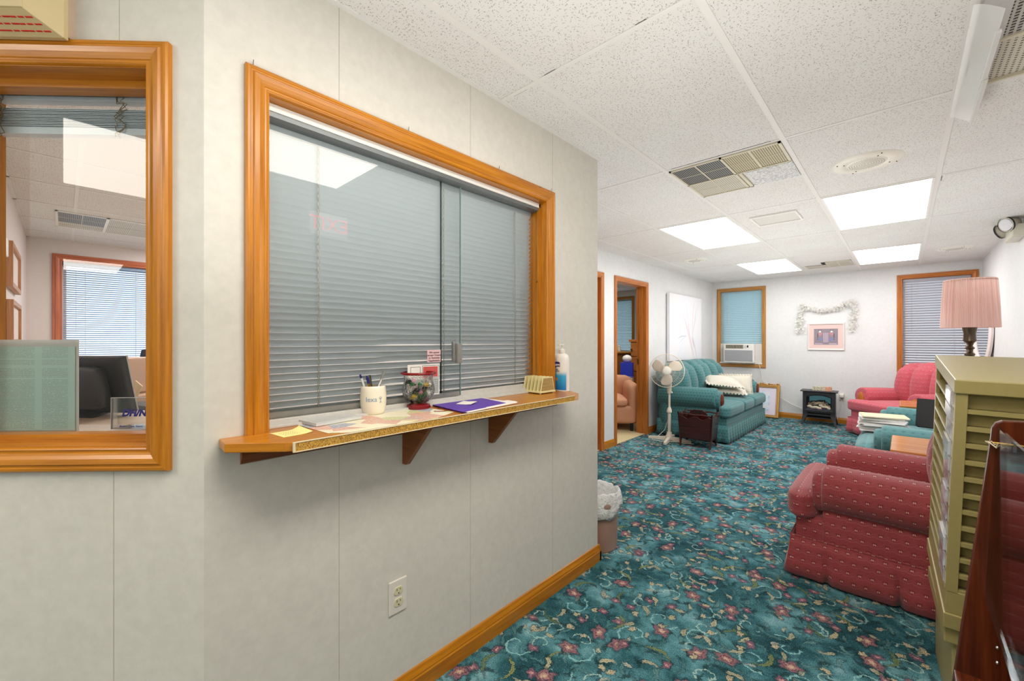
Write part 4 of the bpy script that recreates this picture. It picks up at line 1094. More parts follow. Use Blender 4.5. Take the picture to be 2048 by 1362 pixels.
B().tube([(0.0, 0.02, 0.33), (-0.03, 0.03, 0.25), (-0.07, 0.02, 0.12), (-0.14, 0.0, 0.04), (-0.20, -0.05, 0.008), (-0.16, -0.13, 0.008), (-0.05, -0.14, 0.008), (-0.02, -0.10, 0.008), (0.12, -0.03, 0.008), (0.2, -0.06, 0.008), (0.3, 0.0, 0.008)], 0.0035, 6).build('cord', WPLAST, r, smooth=60)

# ---------------------------------------------------------------- magazine rack
r = thing('magazine_rack', 'dark mahogany magazine rack with a handle before the teal sofa', 'magazine rack', (-1.785, 5.16, 0), R(3))
for sx in (-1, 1):
    poly = [(-0.14, 0.0), (-0.115, 0.0), (-0.085, 0.07), (-0.05, 0.10), (0.05, 0.10), (0.085, 0.07), (0.115, 0.0), (0.14, 0.0), (0.118, 0.12), (0.135, 0.37), (0.155, 0.405), (0.125, 0.40), (0.105, 0.365), (0.08, 0.385), (0.045, 0.39), (0.03, 0.36), (0.0, 0.345), (-0.03, 0.36), (-0.045, 0.39), (-0.08, 0.385), (-0.105, 0.365), (-0.125, 0.40), (-0.155, 0.405), (-0.135, 0.37), (-0.118, 0.12)]
    b = B(Matrix.Translation((sx * 0.165, 0, 0)) @ Matrix.Rotation(R(sx * 3.5), 4, 'Y')); b.prism(poly, 0, -0.008, 0.008); b.build('end_panel', MAHOG, r, 0.003)
for sy in (-1, 1):
    b = B(Matrix.Translation((0, sy * 0.118, 0.10)) @ Matrix.Rotation(R(-sy * 4), 4, 'X'))
    top = [(-0.175, 0.27)] + [(-0.17 + 0.34 * k / 20, 0.235 + 0.022 * abs(math.cos(PI * 2 * k / 20)) + 0.006 * math.cos(PI * 4 * k / 20)) for k in range(21)] + [(0.175, 0.27)]
    b.prism([(-0.165, 0.0)] + top + [(0.165, 0.0)], 1, -0.006, 0.006); b.build('side_slat', MAHOG, r, 0.003)
    b = B(Matrix.Translation((0, sy * 0.128, 0.10)) @ Matrix.Rotation(R(-sy * 4), 4, 'X')); b.tube([(-0.172 + 0.344 * k / 16, 0, 0.285 - 0.003 * math.cos(k * PI / 4)) for k in range(17)], 0.008, 8); b.build('top_rail', MAHOG, r, smooth=60)
top = [(-0.165, 0.33), (-0.12, 0.345), (-0.09, 0.40), (-0.05, 0.425), (0.05, 0.425), (0.09, 0.40), (0.12, 0.345), (0.165, 0.33), (0.165, 0.09), (-0.165, 0.09)]
b = B(); b.prism([(-0.045, 0.385), (0.045, 0.385), (0.055, 0.398), (0.045, 0.408), (-0.045, 0.408), (-0.055, 0.398)], 1, -0.0075, 0.0075); 
B().prism(top, 1, -0.007, 0.007).build('handle_board', MAHOG, r, 0.003); b.build('grip_slot', DARK, r)
B().box(-0.165, 0.165, -0.115, 0.115, 0.09, 0.102).build('bottom', MAHOG, r)

# ---------------------------------------------------------------- waste bin
r = thing('waste_bin', 'tan waste bin lined with a white plastic bag behind the wall end', 'waste bin', (-1.365, 2.235, 0))
B().lathe([(0.104, 0.0), (0.108, 0.004), (0.110, 0.012), (0.109, 0.022), (0.112, 0.03), (0.120, 0.33), (0.123, 0.333), (0.123, 0.338), (0.117, 0.338), (0.109, 0.03), (0.001, 0.02)], n=40).build('bin', plain('tan_plastic', rgb(176, 138, 122), 0.4, var=0.02), r, smooth=35)
b = B(); n = 72; rings = []
rb = random.Random(5)
ph = [rb.random() * 6 for _ in range(6)]
for i, (rad, z) in enumerate(((0.060, 0.12), (0.098, 0.15), (0.108, 0.24), (0.113, 0.33), (0.117, 0.349), (0.125, 0.351), (0.131, 0.338), (0.132, 0.30), (0.134, 0.26), (0.136, 0.225))):
    row = []
    for k in range(n):
        a = 2 * PI * k / n
        w = 0.5 * math.sin(5 * a + ph[0] + i * 0.2) + 0.35 * math.sin(11 * a + ph[1]) + 0.3 * math.sin(17 * a + ph[2] + i)
        rr_ = rad + 0.0075 * w * (1 if i in (0, 1, 2) or i > 4 else 0.4); zz = z + 0.008 * w
        if i > 6: zz += 0.03 * math.sin(2 * a + 0.6) * (i - 6) / 3 + 0.012 * math.sin(5 * a) * (i - 6) / 3; rr_ += 0.004
        row.append((rr_ * math.cos(a), rr_ * math.sin(a), zz))
    rings.append(row)
b.loft(rings, cap=False); BAG = NT('white_bag'); BAG.bump(BAG.noise(BAG.coord('Object'), 38, 4, 0.65), 0.9, 0.02)
o = b.build('bag', BAG.fin(rgb(236, 236, 234), 0.3), r, smooth=70); sd = o.modifiers.new('thickness', 'SOLIDIFY'); sd.thickness = 0.0015
_ha = math.atan2(-2.235, 1.365) + 0.38
b = B(Matrix.Translation((0.141 * math.cos(_ha), 0.141 * math.sin(_ha), 0.285)) @ Matrix.Rotation(_ha, 4, 'Z')); b.sphere((0, 0, 0), 0.022, 16, 8, (0.12, 1.0, 0.7)); b.build('handle_hole', plain('tan_through_hole', rgb(170, 140, 124), 0.5), r, smooth=50)

# ---------------------------------------------------------------- electric stove
r = thing('electric_stove', 'black electric stove heater with fake logs on splayed legs by the far wall', 'heater', (-0.915, 7.70, 0), R(3))
b = B(); b.box(-0.195, 0.195, 0.10, 0.125, 0.10, 0.49); b.build('rear_panel', BLACKM, r)
for sx in (-1, 1): B().box(sx * 0.195, sx * 0.182, -0.12, 0.12, 0.10, 0.49).build('side_wall', BLACKM, r)
B().box(-0.225, 0.225, -0.145, 0.14, 0.49, 0.505).build('top_plate', BLACKM, r, 0.005)
# front door with arched window
b = B(); pts = [(-0.19, 0.185), (0.19, 0.185), (0.19, 0.485), (-0.19, 0.485)]
arch = [(-0.15, 0.23), (0.15, 0.23), (0.15, 0.41)] + [(0.15 - 0.30 * k / 10, 0.41 + 0.028 * math.sin(PI * k / 10)) for k in range(1, 10)] + [(-0.15, 0.41)]
b.box(-0.19, -0.15, -0.13, -0.115, 0.185, 0.485); b.box(0.15, 0.19, -0.13, -0.115, 0.185, 0.485); b.box(-0.15, 0.15, -0.13, -0.115, 0.185, 0.23)
b.prism([(-0.15, 0.485), (0.15, 0.485)] + arch[2:], 1, -0.13, -0.115); dr = b.build('door', BLACKM, r, 0.002)
b = B(); b.tube([(x, -0.132, z) for x, z in [(-0.165, 0.425), (-0.08, 0.452), (0, 0.46), (0.08, 0.452), (0.165, 0.425)]], 0.006, 6); b.build('arch_trim', BLACKM, dr, smooth=60)
b = B(); b.box(-0.165, 0.165, -0.14, -0.13, 0.205, 0.222); b.build('door_ledge', BLACKM, dr, 0.002)
b = B(); b.quad((-0.155, -0.12, 0.225), (0.155, -0.12, 0.225), (0.155, -0.12, 0.445), (-0.155, -0.12, 0.445)); b.build('glass', GLASS, dr)
MIRR = NT('smoked_mirror').fin(rgb(150, 190, 200), 0.12, 1.0)
B().box(-0.13, 0.13, 0.085, 0.095, 0.25, 0.47).build('mirror_back', MIRR, r)
LOG = NT('log_bark'); LOG = LOG.fin(LOG.ramp(LOG.noise(LOG.coord('Object'), 30, 5, 0.7), [(0.4, rgb(70, 52, 40)), (0.58, rgb(206, 180, 150))]), 0.9)
ASH = plain('pale_log', rgb(226, 206, 180), 0.9, var=0.25, scale=25)
for p0, p1, q, m in (((-0.14, -0.07, 0.265), (0.03, -0.095, 0.25), 0.022, ASH), ((0.0, -0.06, 0.29), (0.14, -0.09, 0.255), 0.02, ASH), ((-0.13, -0.02, 0.29), (0.06, -0.03, 0.33), 0.024, LOG), ((-0.02, -0.02, 0.32), (0.13, -0.03, 0.275), 0.022, LOG), ((-0.10, 0.03, 0.30), (0.10, 0.04, 0.31), 0.025, LOG)):
    p0, p1 = Vector(p0), Vector(p1); pts = [p0.lerp(p1, k / 6) + Vector((0, 0, 0.008 * math.sin(k * 2.1))) for k in range(7)]
    B().tube(pts, [q * (0.8 + 0.25 * abs(math.sin(k * 1.7))) for k in range(7)], 10).build('log', m, r, smooth=60)
B().box(-0.18, 0.18, -0.115, 0.1, 0.235, 0.24).build('ember_bed', plain('ember_grey', rgb(90, 88, 110), 0.8, var=0.4, scale=60), r)
b = B(); b.box(-0.15, 0.15, -0.12, -0.10, 0.14, 0.165); b.build('air_grille', BLACKM, r, 0.002)
B().box(-0.17, 0.17, -0.11, 0.11, 0.10, 0.115).build('floor_plate', BLACKM, r)
for sx in (-1, 1):
    for sy in (-1, 1):
        rings = [[(sx * (x + a), sy * (y + c), z) for a, c in ((-w, -0.012), (w, -0.012), (w, 0.012), (-w, 0.012))] for z, x, y, w in ((0.0, 0.205, 0.135, 0.012), (0.08, 0.185, 0.12, 0.018), (0.14, 0.165, 0.112, 0.03), (0.185, 0.162, 0.11, 0.028))]
        B().loft(rings).build('leg', BLACKM, r, 0.002)
PRINT = NT('printed_card'); _o = PRINT.sep(PRINT.coord('Object'))
_a = PRINT.ramp(PRINT.noise(PRINT.coord('Object'), 60, 4, 0.7), [(0.4, rgb(150, 140, 110)), (0.55, rgb(214, 206, 184))])
_b2 = PRINT.ramp(PRINT.noise(PRINT.coord('Object'), 50, 4, 0.7), [(0.4, rgb(190, 120, 90)), (0.6, rgb(226, 176, 146))])
PRINT = PRINT.fin(PRINT.mix(PRINT.math('GREATER_THAN', _o[0], 0.035), _a, _b2), 0.6)
r = tag(B().soft(-0.115, 0.115, -0.035, 0.035, 0, 0.062, 0.004, 0.0, 4).build('keepsake_box', PRINT, None, smooth=40), 'small printed box, pale and orange, on top of the electric stove', 'box')
r.location = (-0.88, 7.68, 0.505); r.rotation_euler = (0, 0, R(6))

# ---------------------------------------------------------------- gold frame leaning by the sofa
GOLD = plain('antique_gilt', rgb(186, 140, 74), 0.35, 0.4, 0.5, 0.2)
r = thing('leaning_picture', 'gilt-framed print with a scrolled top leaning on the wall beside the sofa', 'picture', (-1.72, 7.76, 0.0)); r.rotation_euler = (R(-17), 0, R(2))
b = B(); Mf = MW((0, 0, 0), (1, 0, 0), (0, -1, 0))
casing(b, Mf, -0.27, 0.27, 0.004, 0.545, [(0, -0.02), (0, 0.012), (0.008, 0.02), (0.02, 0.022), (0.032, 0.016), (0.04, 0.018), (0.046, 0.008), (0.05, 0.0), (0.05, -0.02)]); b.build('frame', GOLD, r)
b = B()
for k in range(13):
    x = -0.24 + 0.04 * k; b.sphere((x, -0.012, 0.55 + 0.008 * math.sin(k * 2.2)), 0.021, 8, 6, (1.1, 0.6, 0.75 + 0.2 * math.cos(k)))
b.build('scroll_crest', GOLD, r, smooth=60)
b = B(); b.quad((-0.222, 0.004, 0.052), (0.222, 0.004, 0.052), (0.222, 0.004, 0.497), (-0.222, 0.004, 0.497)); b.build('mat_board', plain('lilac_mat', rgb(222, 212, 226), 0.7, var=0.02), r)
PR = NT('pastel_print'); PR = PR.fin(PR.ramp(PR.noise(PR.coord('Object'), 14, 4, 0.6), [(0.35, rgb(150, 190, 214)), (0.5, rgb(214, 226, 236)), (0.65, rgb(226, 214, 206))]), 0.6)
b = B(); b.quad((-0.13, 0.002, 0.12), (0.13, 0.002, 0.12), (0.13, 0.002, 0.43), (-0.13, 0.002, 0.43)); b.build('print', PR, r)
# ---------------------------------------------------------------- blinds
def slat_mat(name, c, trans, rough=0.35):
    t = NT(name); t.fin(c, rough, 0, 0.5)
    tl = t.n.new('ShaderNodeBsdfTranslucent'); tl.inputs[0].default_value = c
    mx = t.n.new('ShaderNodeMixShader'); mx.inputs[0].default_value = trans
    t.l.new(t.b.outputs[0], mx.inputs[1]); t.l.new(tl.outputs[0], mx.inputs[2]); t.l.new(mx.outputs[0], t.out.inputs[0]); return t.m
CORD = plain('blind_cord', rgb(196, 196, 186), 0.8)
def blind(label, loc, rz, width, drop, mat, tilt, pitch=0.0205, sw=0.025, cords=(), wand=None, twist=False, bent=()):
    """hangs down from loc (top left), local x along the width, -y toward the viewer"""
    r = thing('window_blind', label, 'blind', loc, rz, None)
    B().box(0, width, -0.013, 0.013, -0.026, 0).build('headrail', mat, r, 0.002)
    n = round((drop - 0.040) / pitch); b = B()
    ca, sa = math.cos(R(tilt)), math.sin(R(tilt))
    for k in range(n):
        z = -0.038 - pitch * k; row = []
        for j in range(6):
            u = -0.5 + j / 5; cr = 0.15 * sw * (1 - 4 * u * u)
            y, dz = u * sw * ca - cr * sa, -u * sw * sa - cr * ca * -1
            row.append((y, z + dz))
        xs = [0.002, width - 0.002]
        sag = [0.0, 0.0]
        if k in bent: xs = [0.002, width * 0.3, width * 0.36, width - 0.002]; sag = [0, 0, 0.004, 0]
        for q in range(len(xs) - 1):
            for j in range(5):
                (y0, z0), (y1, z1) = row[j], row[j + 1]
                b.quad((xs[q], y0, z0 + sag[q]), (xs[q + 1], y0, z0 + sag[q + 1]), (xs[q + 1], y1, z1 + sag[q + 1]), (xs[q], y1, z1 + sag[q]))
    b.build('slats', mat, r, smooth=60); zl = -0.038 - pitch * (n - 1) - 0.45 * sw * sa
    B().box(0.002, width - 0.002, -0.011, 0.011, zl - 0.014, zl).build('bottom_rail', mat, r, 0.002)
    for x in cords:
        b = B()
        if twist:
            for s in (0, PI):
                m = int(drop / 0.004); b.tube([(x + 0.0028 * math.cos(k * 0.55 + s), -0.0155 + 0.0022 * math.sin(k * 0.55 + s), -0.03 - k * 0.004) for k in range(m - 6)], 0.0013, 5)
        else:
            b.cyl((x, -0.0135, -0.02), (x, -0.0135, -drop + 0.004), 0.0011, n=5); b.cyl((x, 0.0135, -0.02), (x, 0.0135, -drop + 0.004), 0.0011, n=5)
        b.build('ladder_cord', CORD, r)
    if wand: B().cyl((wand, -0.018, -0.03), (wand, -0.02, -drop * 0.6), 0.003, n=8).build('wand', ACRYL, r)
    return r
BL_H = slat_mat('blind_grey_blue', rgb(206, 217, 221), 0.04)
BL_T = slat_mat('blind_teal', rgb(172, 202, 210), 0.2)
BL_G = slat_mat('blind_lavender', rgb(200, 199, 206), 0.3)
BL_W = slat_mat('blind_pale_blue', rgb(190, 216, 240), 0.45)
blind('grey-blue blind closed behind the sliding glass of the reception hatch', (XM - 0.098, 0.388, OPZ1 - 0.028), R(90), 1.208, 0.886, BL_H, 47, sw=0.0272, cords=(0.165, 0.66, 1.085), twist=True, bent=(30, 33, 36, 37, 39))
blind('teal-blue blind half lowered above the air conditioner', (-2.38, YF + 0.045, 2.103), 0, 0.645, 0.925, BL_T, 56, 0.031, 0.035, cords=(0.13, 0.50), wand=0.10)
blind('grey blind lowered in the window behind the rose armchair', (-0.006, YF + 0.045, 2.103), 0, 0.65, 1.24, BL_G, 50, 0.034, 0.038, cords=(0.14, 0.5), wand=0.09)
blind('blue-green blind in the window of the room beyond the doorway', (-4.94, YF + 0.045, 2.105), 0, 0.85, 1.28, BL_T, 56, 0.032, 0.036, cords=(0.2, 0.62))
blind('pale blue sunlit blind in the office far window', (-6.3 - 0.045, 0.0, 2.062), R(90), 1.17, 1.20, BL_W, 24, 0.0225, cords=(0.16, 0.56, 1.0), wand=0.09)

# raised blind bundled at the top of the office window
r = thing('raised_blind', 'grey blind pulled up and bundled with knotted cords in the office window', 'blind'); b = B(M45)
b.box(0.136, 0.618, 1.895, 1.922, -0.125, -0.098); b.build('headrail', BL_H, r, 0.002)
b = B(M45)
for k in range(11): b.box(0.138, 0.616, 1.828 + 0.0045 * k, 1.8295 + 0.0045 * k, -0.124 + 0.0012 * (k % 3), -0.1 + 0.0012 * (k % 2))
b.box(0.138, 0.616, 1.806, 1.824, -0.124, -0.1); b.build('slat_stack', BL_H, r)
rk = random.Random(3)
for a in (0.285, 0.60):
    b = B(M45)
    for q in range(3):
        pts = [(a + rk.uniform(-0.016, 0.016), 1.905 - 0.0105 * k + rk.uniform(-0.006, 0.006), -0.097 + rk.uniform(-0.002, 0.003)) for k in range(11)]
        b.tube(pts, 0.0012, 5)
    b.build('knotted_cord', plain('tan_cord', rgb(150, 134, 104), 0.9), r, smooth=60)

# ---------------------------------------------------------------- the reception ledge
LZ = 1.0
PART = NT('bare_chipboard'); _n = PART.noise(PART.coord('Object'), 420, 3, 0.7); _n2 = PART.noise(PART.coord('Object'), 170, 3, 0.7)
PART = PART.fin(PART.mul(0.7, PART.ramp(_n, [(0.38, rgb(120, 84, 24)), (0.6, rgb(222, 176, 78))]), PART.ramp(_n2, [(0.35, (0.6, 0.55, 0.5)), (0.6, (1.1, 1.05, 1))])), 0.85)
r = thing('reception_ledge', 'oak ledge with a bare chipboard front edge under the reception hatch', 'shelf', (XM, 1.0, LZ))
out = [(-0.105, -0.612), (-0.105, 0.600), (0.0, 0.600), (0.0, 0.730), (0.068, 0.712), (0.150, 0.665), (0.176, 0.625), (0.180, 0.590), (0.182, -0.60), (0.166, -0.628), (0.069, -0.733), (0.0, -0.729), (0.0, -0.612)]
b = B(); b.prism(out, 2, -0.0235, -0.0); b.build('board', OAK, r, 0.002)
b = B(); b.box(0.181, 0.1845, -0.612, 0.585, -0.0225, -0.0015); b.build('chipboard_edge', PART, r)
b = B(); b.box(0.180, 0.186, -0.612, 0.585, -0.0015, 0.0005); b.box(0.180, 0.186, -0.617, -0.612, -0.024, 0.0005); b.box(0.180, 0.186, -0.612, 0.585, -0.0245, -0.0222); b.build('laminate_lip', plain('pale_lip', rgb(226, 214, 180), 0.5), r)
b = B(); prof = [(0, -0.0235), (0.022, -0.0235), (0.022, -0.034), (0.016, -0.042), (0.019, -0.05), (0.012, -0.062), (0.008, -0.072), (0, -0.076)]
b.loft([[(x, y, z) for x, z in prof] for y in (-0.683, 0.690)]); b.build('crown_strip', wood('dark_oak_strip', rgb(140, 74, 22), rgb(96, 46, 10), 0.4), r)
BRK = wood('bracket_ply', rgb(150, 84, 26), rgb(116, 60, 14), 0.45, knots=False)
for y in (-0.187, 0.227):
    b = B(); b.prism([(0.0, -0.0235), (0.155, -0.0235), (0.155, -0.033), (0.022, -0.178), (0.0, -0.178)], 1, y - 0.009, y + 0.009); b.build('bracket', BRK, r, 0.001)

# things on the ledge ------------------------------------------
def on(x, y, dz=0.0): return (x, y, LZ + 0.0006 + dz)
NOTE = plain('yellow_note', rgb(238, 226, 150), 0.8, var=0.03)
r = thing('sticky_note', 'yellow sticky note curling at the left end of the ledge', 'note', on(-1.205, 0.420), R(6))
b = B(); b.loft([[(-0.038, y, 0.0 + 0.010 * max(0, (y - 0.01) / 0.03) ** 2), (0.038, y, 0.0 + 0.004 * max(0, (y - 0.01) / 0.03) ** 2), (0.038, y, 0.0008 + 0.004 * max(0, (y - 0.01) / 0.03) ** 2), (-0.038, y, 0.0008 + 0.010 * max(0, (y - 0.01) / 0.03) ** 2)] for y in [-0.038 + 0.0076 * k for k in range(11)]]); b.build('paper', NOTE, r)
b = B()
for k in range(4):
    for q in range(7): b.box(-0.018 + 0.012 * k, -0.0165 + 0.012 * k, -0.026 + 0.006 * q, -0.0225 + 0.006 * q, 0.0008, 0.0011)
b.build('handwriting', plain('grey_pencil', rgb(150, 140, 90), 0.9), r)
MAP = NT('printed_placemat'); _o = MAP.coord('Object'); _v = MAP.vor(_o, 17, 1.0); _c = MAP.sep(_v.outputs['Color'])
_k = MAP.ramp(_c[0], [(0.0, rgb(232, 226, 196)), (0.45, rgb(236, 230, 206)), (0.46, rgb(206, 130, 122)), (0.62, rgb(206, 140, 130)), (0.63, rgb(120, 132, 176)), (0.78, rgb(130, 146, 180)), (0.79, rgb(166, 182, 130)), (1.0, rgb(214, 206, 130))])
_ln = MAP.noise(_o, 140, 3, 0.7)
MAPM = MAP.fin(MAP.mix(MAP.math('MULTIPLY', MAP.math('LESS_THAN', _ln, 0.47), 0.5), MAP.mix(0.25, _k, rgb(230, 220, 190)), rgb(224, 214, 186)), 0.45)
r = thing('paper_placemat', 'colourful printed paper placemat under the mug and candy jar', 'placemat', on(-1.235, 0.690), R(0))
b = B(); b.prism([(-0.098, -0.222), (0.108, -0.205), (0.140, -0.16), (0.141, 0.13), (0.090, 0.240), (-0.118, 0.22)], 2, 0, 0.0009); b.build('sheet', MAPM, r)
r = thing('clear_case', 'flat clear plastic case lying on the placemat left of the mug', 'case', on(-1.300, 0.560, 0.001), R(8))
CLR = thin_glass('clear_styrene', 1.6, (0.86, 0.87, 0.86, 1), 0.05)
b = B(); b.box(-0.062, 0.062, -0.075, 0.075, 0.0095, 0.0115); b.build('lid', CLEARP, r, 0.001)
b = B(); b.box(-0.062, -0.060, -0.075, 0.075, 0.002, 0.0095); b.box(0.060, 0.062, -0.075, 0.075, 0.002, 0.0095); b.box(-0.06, 0.06, -0.075, -0.073, 0.002, 0.0095); b.box(-0.06, 0.06, 0.073, 0.075, 0.002, 0.0095); b.build('rim', CLEARP, r)
B().box(-0.056, 0.056, -0.07, 0.07, 0.0025, 0.0035).build('insert', plain('grey_insert', rgb(196, 196, 194), 0.6), r)

MUGM = plain('cream_glaze', rgb(238, 230, 210), 0.2, var=0.02)
r = thing('pen_mug', 'cream ceramic mug printed in blue, holding pens on the ledge', 'mug', on(-1.322, 0.722, 0.001))
k = 1.0
B().lathe([(0.001, 0.0), (0.033, 0.0), (0.036, 0.002), (0.0395, 0.012), (0.0425, 0.032), (0.0435, 0.05), (0.0425, 0.072), (0.0405, 0.088), (0.039, 0.094), (0.0375, 0.095), (0.036, 0.092), (0.038, 0.06), (0.036, 0.012), (0.001, 0.008)], n=48).build('body', MUGM, r, smooth=50)
vdir = math.atan2(-0.722, 1.322)
def mugwrap(off=0.0):
    def f(co):
        a = vdir + (co.x + off) / 0.0436; rr = 0.0438 + co.z
        return Vector((rr * math.cos(a), rr * math.sin(a), 0.052 + co.y))
    return f
INK = plain('blue_print', rgb(126, 160, 190), 0.4)
text('printed_name', 'lexa', 0.023, INK, r, Matrix.Identity(4), 0.0, 0, 0.0002, mugwrap(-0.006))
b = B()
mw_ = mugwrap(0.024)
def wr2(x, y): return tuple(mw_(Vector((x, y, 0.0003))))
for x0, y0, x1, y1 in ((0, 0.004, 0, -0.007), (0, 0.0, -0.005, 0.006), (0, 0.0, 0.005, 0.006), (0, -0.007, -0.003, -0.012), (0, -0.007, 0.004, -0.011)):
    b.tube([wr2(x0, y0), wr2((x0 + x1) / 2, (y0 + y1) / 2), wr2(x1, y1)], 0.0007, 5)
b.sphere(wr2(0, 0.008), 0.0016, 8, 6); b.build('printed_figure', INK, r)
def pen(label, p0, p1, rad, mats, group=None):
    r = thing('pen', label, 'pen', on(-1.322, 0.722, 0.001), 0, group)
    p0, p1 = Vector(p0), Vector(p1)
    for q0, q1, nm, m, s in mats: B().cyl(p0.lerp(p1, q0), p0.lerp(p1, q1), rad * s, n=10).build(nm, m, r, smooth=40)
    return r
NAVY = plain('navy_plastic', rgb(36, 38, 110), 0.3); CLRW = plain('frosted_white', rgb(222, 222, 216), 0.3); GRY = plain('grey_pen', rgb(120, 120, 104), 0.4)
pen('white stick pen with a blue tip leaning left in the cream mug', (-0.004, 0.0, 0.012), (0.0, -0.048, 0.135), 0.0038, (('barrel', CLRW, None, 0, 0),) if False else ((0, 0.9, 'barrel', CLRW, 1), (0.9, 1.0, 'end_plug', NAVY, 0.9)))
pen('white ballpoint with a navy clip and gold band in the cream mug', (0.008, 0.006, 0.012), (0.012, -0.03, 0.128), 0.0048, ((0, 0.78, 'barrel', CLRW, 1), (0.70, 0.80, 'band', BRASS, 1.03), (0.80, 0.97, 'cap', NAVY, 1.05), (0.97, 1.02, 'button', NAVY, 0.5)))
pen('dark grey flat pen standing in the middle of the cream mug', (-0.008, 0.012, 0.012), (-0.018, -0.004, 0.130), 0.0036, ((0, 0.85, 'barrel', GRY, 1), (0.85, 1.0, 'cap', GRY, 1.15)))
pen('frosted stick pen leaning right out of the cream mug', (0.0, -0.014, 0.012), (-0.018, 0.052, 0.140), 0.0042, ((0, 0.86, 'barrel', CLRW, 0.8), (0.86, 1.0, 'cap', CLRW, 1.1)))

CRK = NT('crackle_glass'); CRK.b.inputs['Transmission Weight'].default_value = 1.0; CRK.b.inputs['Roughness'].default_value = 0.04; CRK.b.inputs['IOR'].default_value = 1.22
CRK.put(CRK.b.inputs['Base Color'], (0.97, 0.98, 0.98, 1)); _v = CRK.vor(CRK.coord('Object'), 95, 1.0, '3D'); _v.feature = 'DISTANCE_TO_EDGE'
CRK.bump(CRK.step(_v.outputs['Distance'], 0.0, 0.12), 0.6, 0.002); CRK = CRK.m
CRKR = NT('ruby_glass'); CRKR.b.inputs['Transmission Weight'].default_value = 0.35; CRKR = CRKR.fin(rgb(150, 14, 26), 0.12)
JX, JY = -1.305, 0.893
r = thing('candy_jar', 'crackle glass jar with red rim and foot on the ledge', 'jar', on(JX, JY, 0.001))
B().lathe([(0.001, 0.0), (0.0365, 0.0), (0.038, 0.004), (0.036, 0.014), (0.024, 0.019), (0.001, 0.019)], n=40, sx=1.16, sy=1.16).build('foot', CRKR, r, smooth=40)
B().lathe([(0.001, 0.019), (0.022, 0.020), (0.032, 0.026), (0.046, 0.044), (0.0505, 0.062), (0.0495, 0.078), (0.045, 0.095), (0.043, 0.106), (0.046, 0.120), (0.050, 0.126), (0.0485, 0.127), (0.0445, 0.120), (0.0415, 0.106), (0.0435, 0.094), (0.048, 0.077), (0.049, 0.062), (0.0445, 0.045), (0.03, 0.028), (0.001, 0.0235)], n=48, sx=1.18, sy=1.18).build('bowl', CRK, r, smooth=60)
B().tube([(0.060 * math.cos(k * PI / 24), 0.060 * math.sin(k * PI / 24), 0.1285) for k in range(49)], 0.0048, 8).build('rim', CRKR, r, smooth=60)
CAN = [plain('wrapper_%s' % n, c, 0.3, var=0.2, scale=120) for n, c in (('green', rgb(30, 110, 40)), ('pink', rgb(206, 130, 160)), ('black', rgb(26, 26, 28)), ('white', rgb(228, 224, 214)), ('gold', rgb(190, 160, 50)))]
rc = random.Random(11); nm = ('green', 'pink', 'black', 'white', 'gold')
for k in range(34):
    ci = (0, 2, 3, 1, 0, 2, 4, 3, 0, 2)[k % 10]
    for _ in range(60):
        zz = 0.030 + 0.065 * (k / 30) ** 0.9 + rc.uniform(-0.003, 0.003); rad = (0.012 if zz < 0.035 else 0.030 if zz < 0.048 else 0.040) * math.sqrt(rc.random()) * 1.05; a = rc.random() * 2 * PI
        break
    c = thing('wrapped_candy', '%s wrapped sweet among those in the glass jar' % nm[ci], 'candy', on(JX + rad * math.cos(a), JY + rad * math.sin(a), zz), 0, '%s sweets in the glass jar' % nm[ci])
    c.rotation_euler = (rc.uniform(-1, 1), rc.uniform(-1, 1), rc.random() * 6)
    B().sphere((0, 0, 0), 0.0100, 8, 6, (1.25, 0.85, 0.75)).build('sweet', CAN[ci], c, smooth=40)
    b = B()
    for s in (-1, 1): b.loft([[(s * (0.0085 + 0.005 * q), (0.002 + 0.0045 * q) * math.cos(t * PI / 3), (0.0012 + 0.001 * q) * math.sin(t * PI / 3)) for t in range(6)] for q in (0, 1)])
    b.build('twist_end', CAN[ci], c)
r = thing('red_loop', 'thin dark red cord loop lying beside the foot of the candy jar', 'cord', on(-1.205, 0.925, 0.001))
B().tube([(0.0 + 0.028 * math.cos(a) , 0.045 * math.sin(a), 0.0015) for a in [k * PI / 10 for k in range(-4, 11)]], 0.0012, 6).build('loop', plain('dark_red', rgb(110, 18, 24), 0.5), r, smooth=60)

r = thing('folder', 'purple pocket folder with loose white sheets on the ledge', 'folder', on(-1.243, 1.085, 0.0005), R(4))
PUR = plain('purple_card', rgb(96, 62, 168), 0.5, var=0.03)
b = B(); b.prism([(-0.125, -0.115), (0.135, -0.165), (0.118, 0.085), (-0.118, 0.145)], 2, 0.0045, 0.0058); b.build('cover', PUR, r)
b = B(); b.prism([(-0.11, -0.11), (0.142, -0.15), (0.135, 0.135), (-0.10, 0.14)], 2, 0.0012, 0.0040); b.prism([(0.06, 0.02), (0.138, -0.05), (0.128, 0.145), (0.07, 0.15)], 2, 0.0040, 0.0052); b.build('sheets', PAPER, r)
b = B(); b.prism([(-0.12, -0.112), (0.132, -0.160), (0.118, 0.085), (-0.115, 0.145)], 2, 0.0, 0.0011); b.build('back_cover', PUR, r)
r = thing('torn_paper', 'small torn scrap of white paper on the purple folder', 'paper', on(-1.225, 1.06, 0.0064), R(20))
b = B(); b.loft([[(x, -0.026, z), (x, 0.03 + 0.006 * math.sin(x * 160), z + 0.004), (x, 0.03 + 0.006 * math.sin(x * 160), z + 0.0046), (x, -0.026, z + 0.0006)] for x, z in ((-0.035, 0.0002), (-0.01, 0.0006), (0.01, 0.0008), (0.03, 0.003))]); b.build('scrap', PAPER, r)

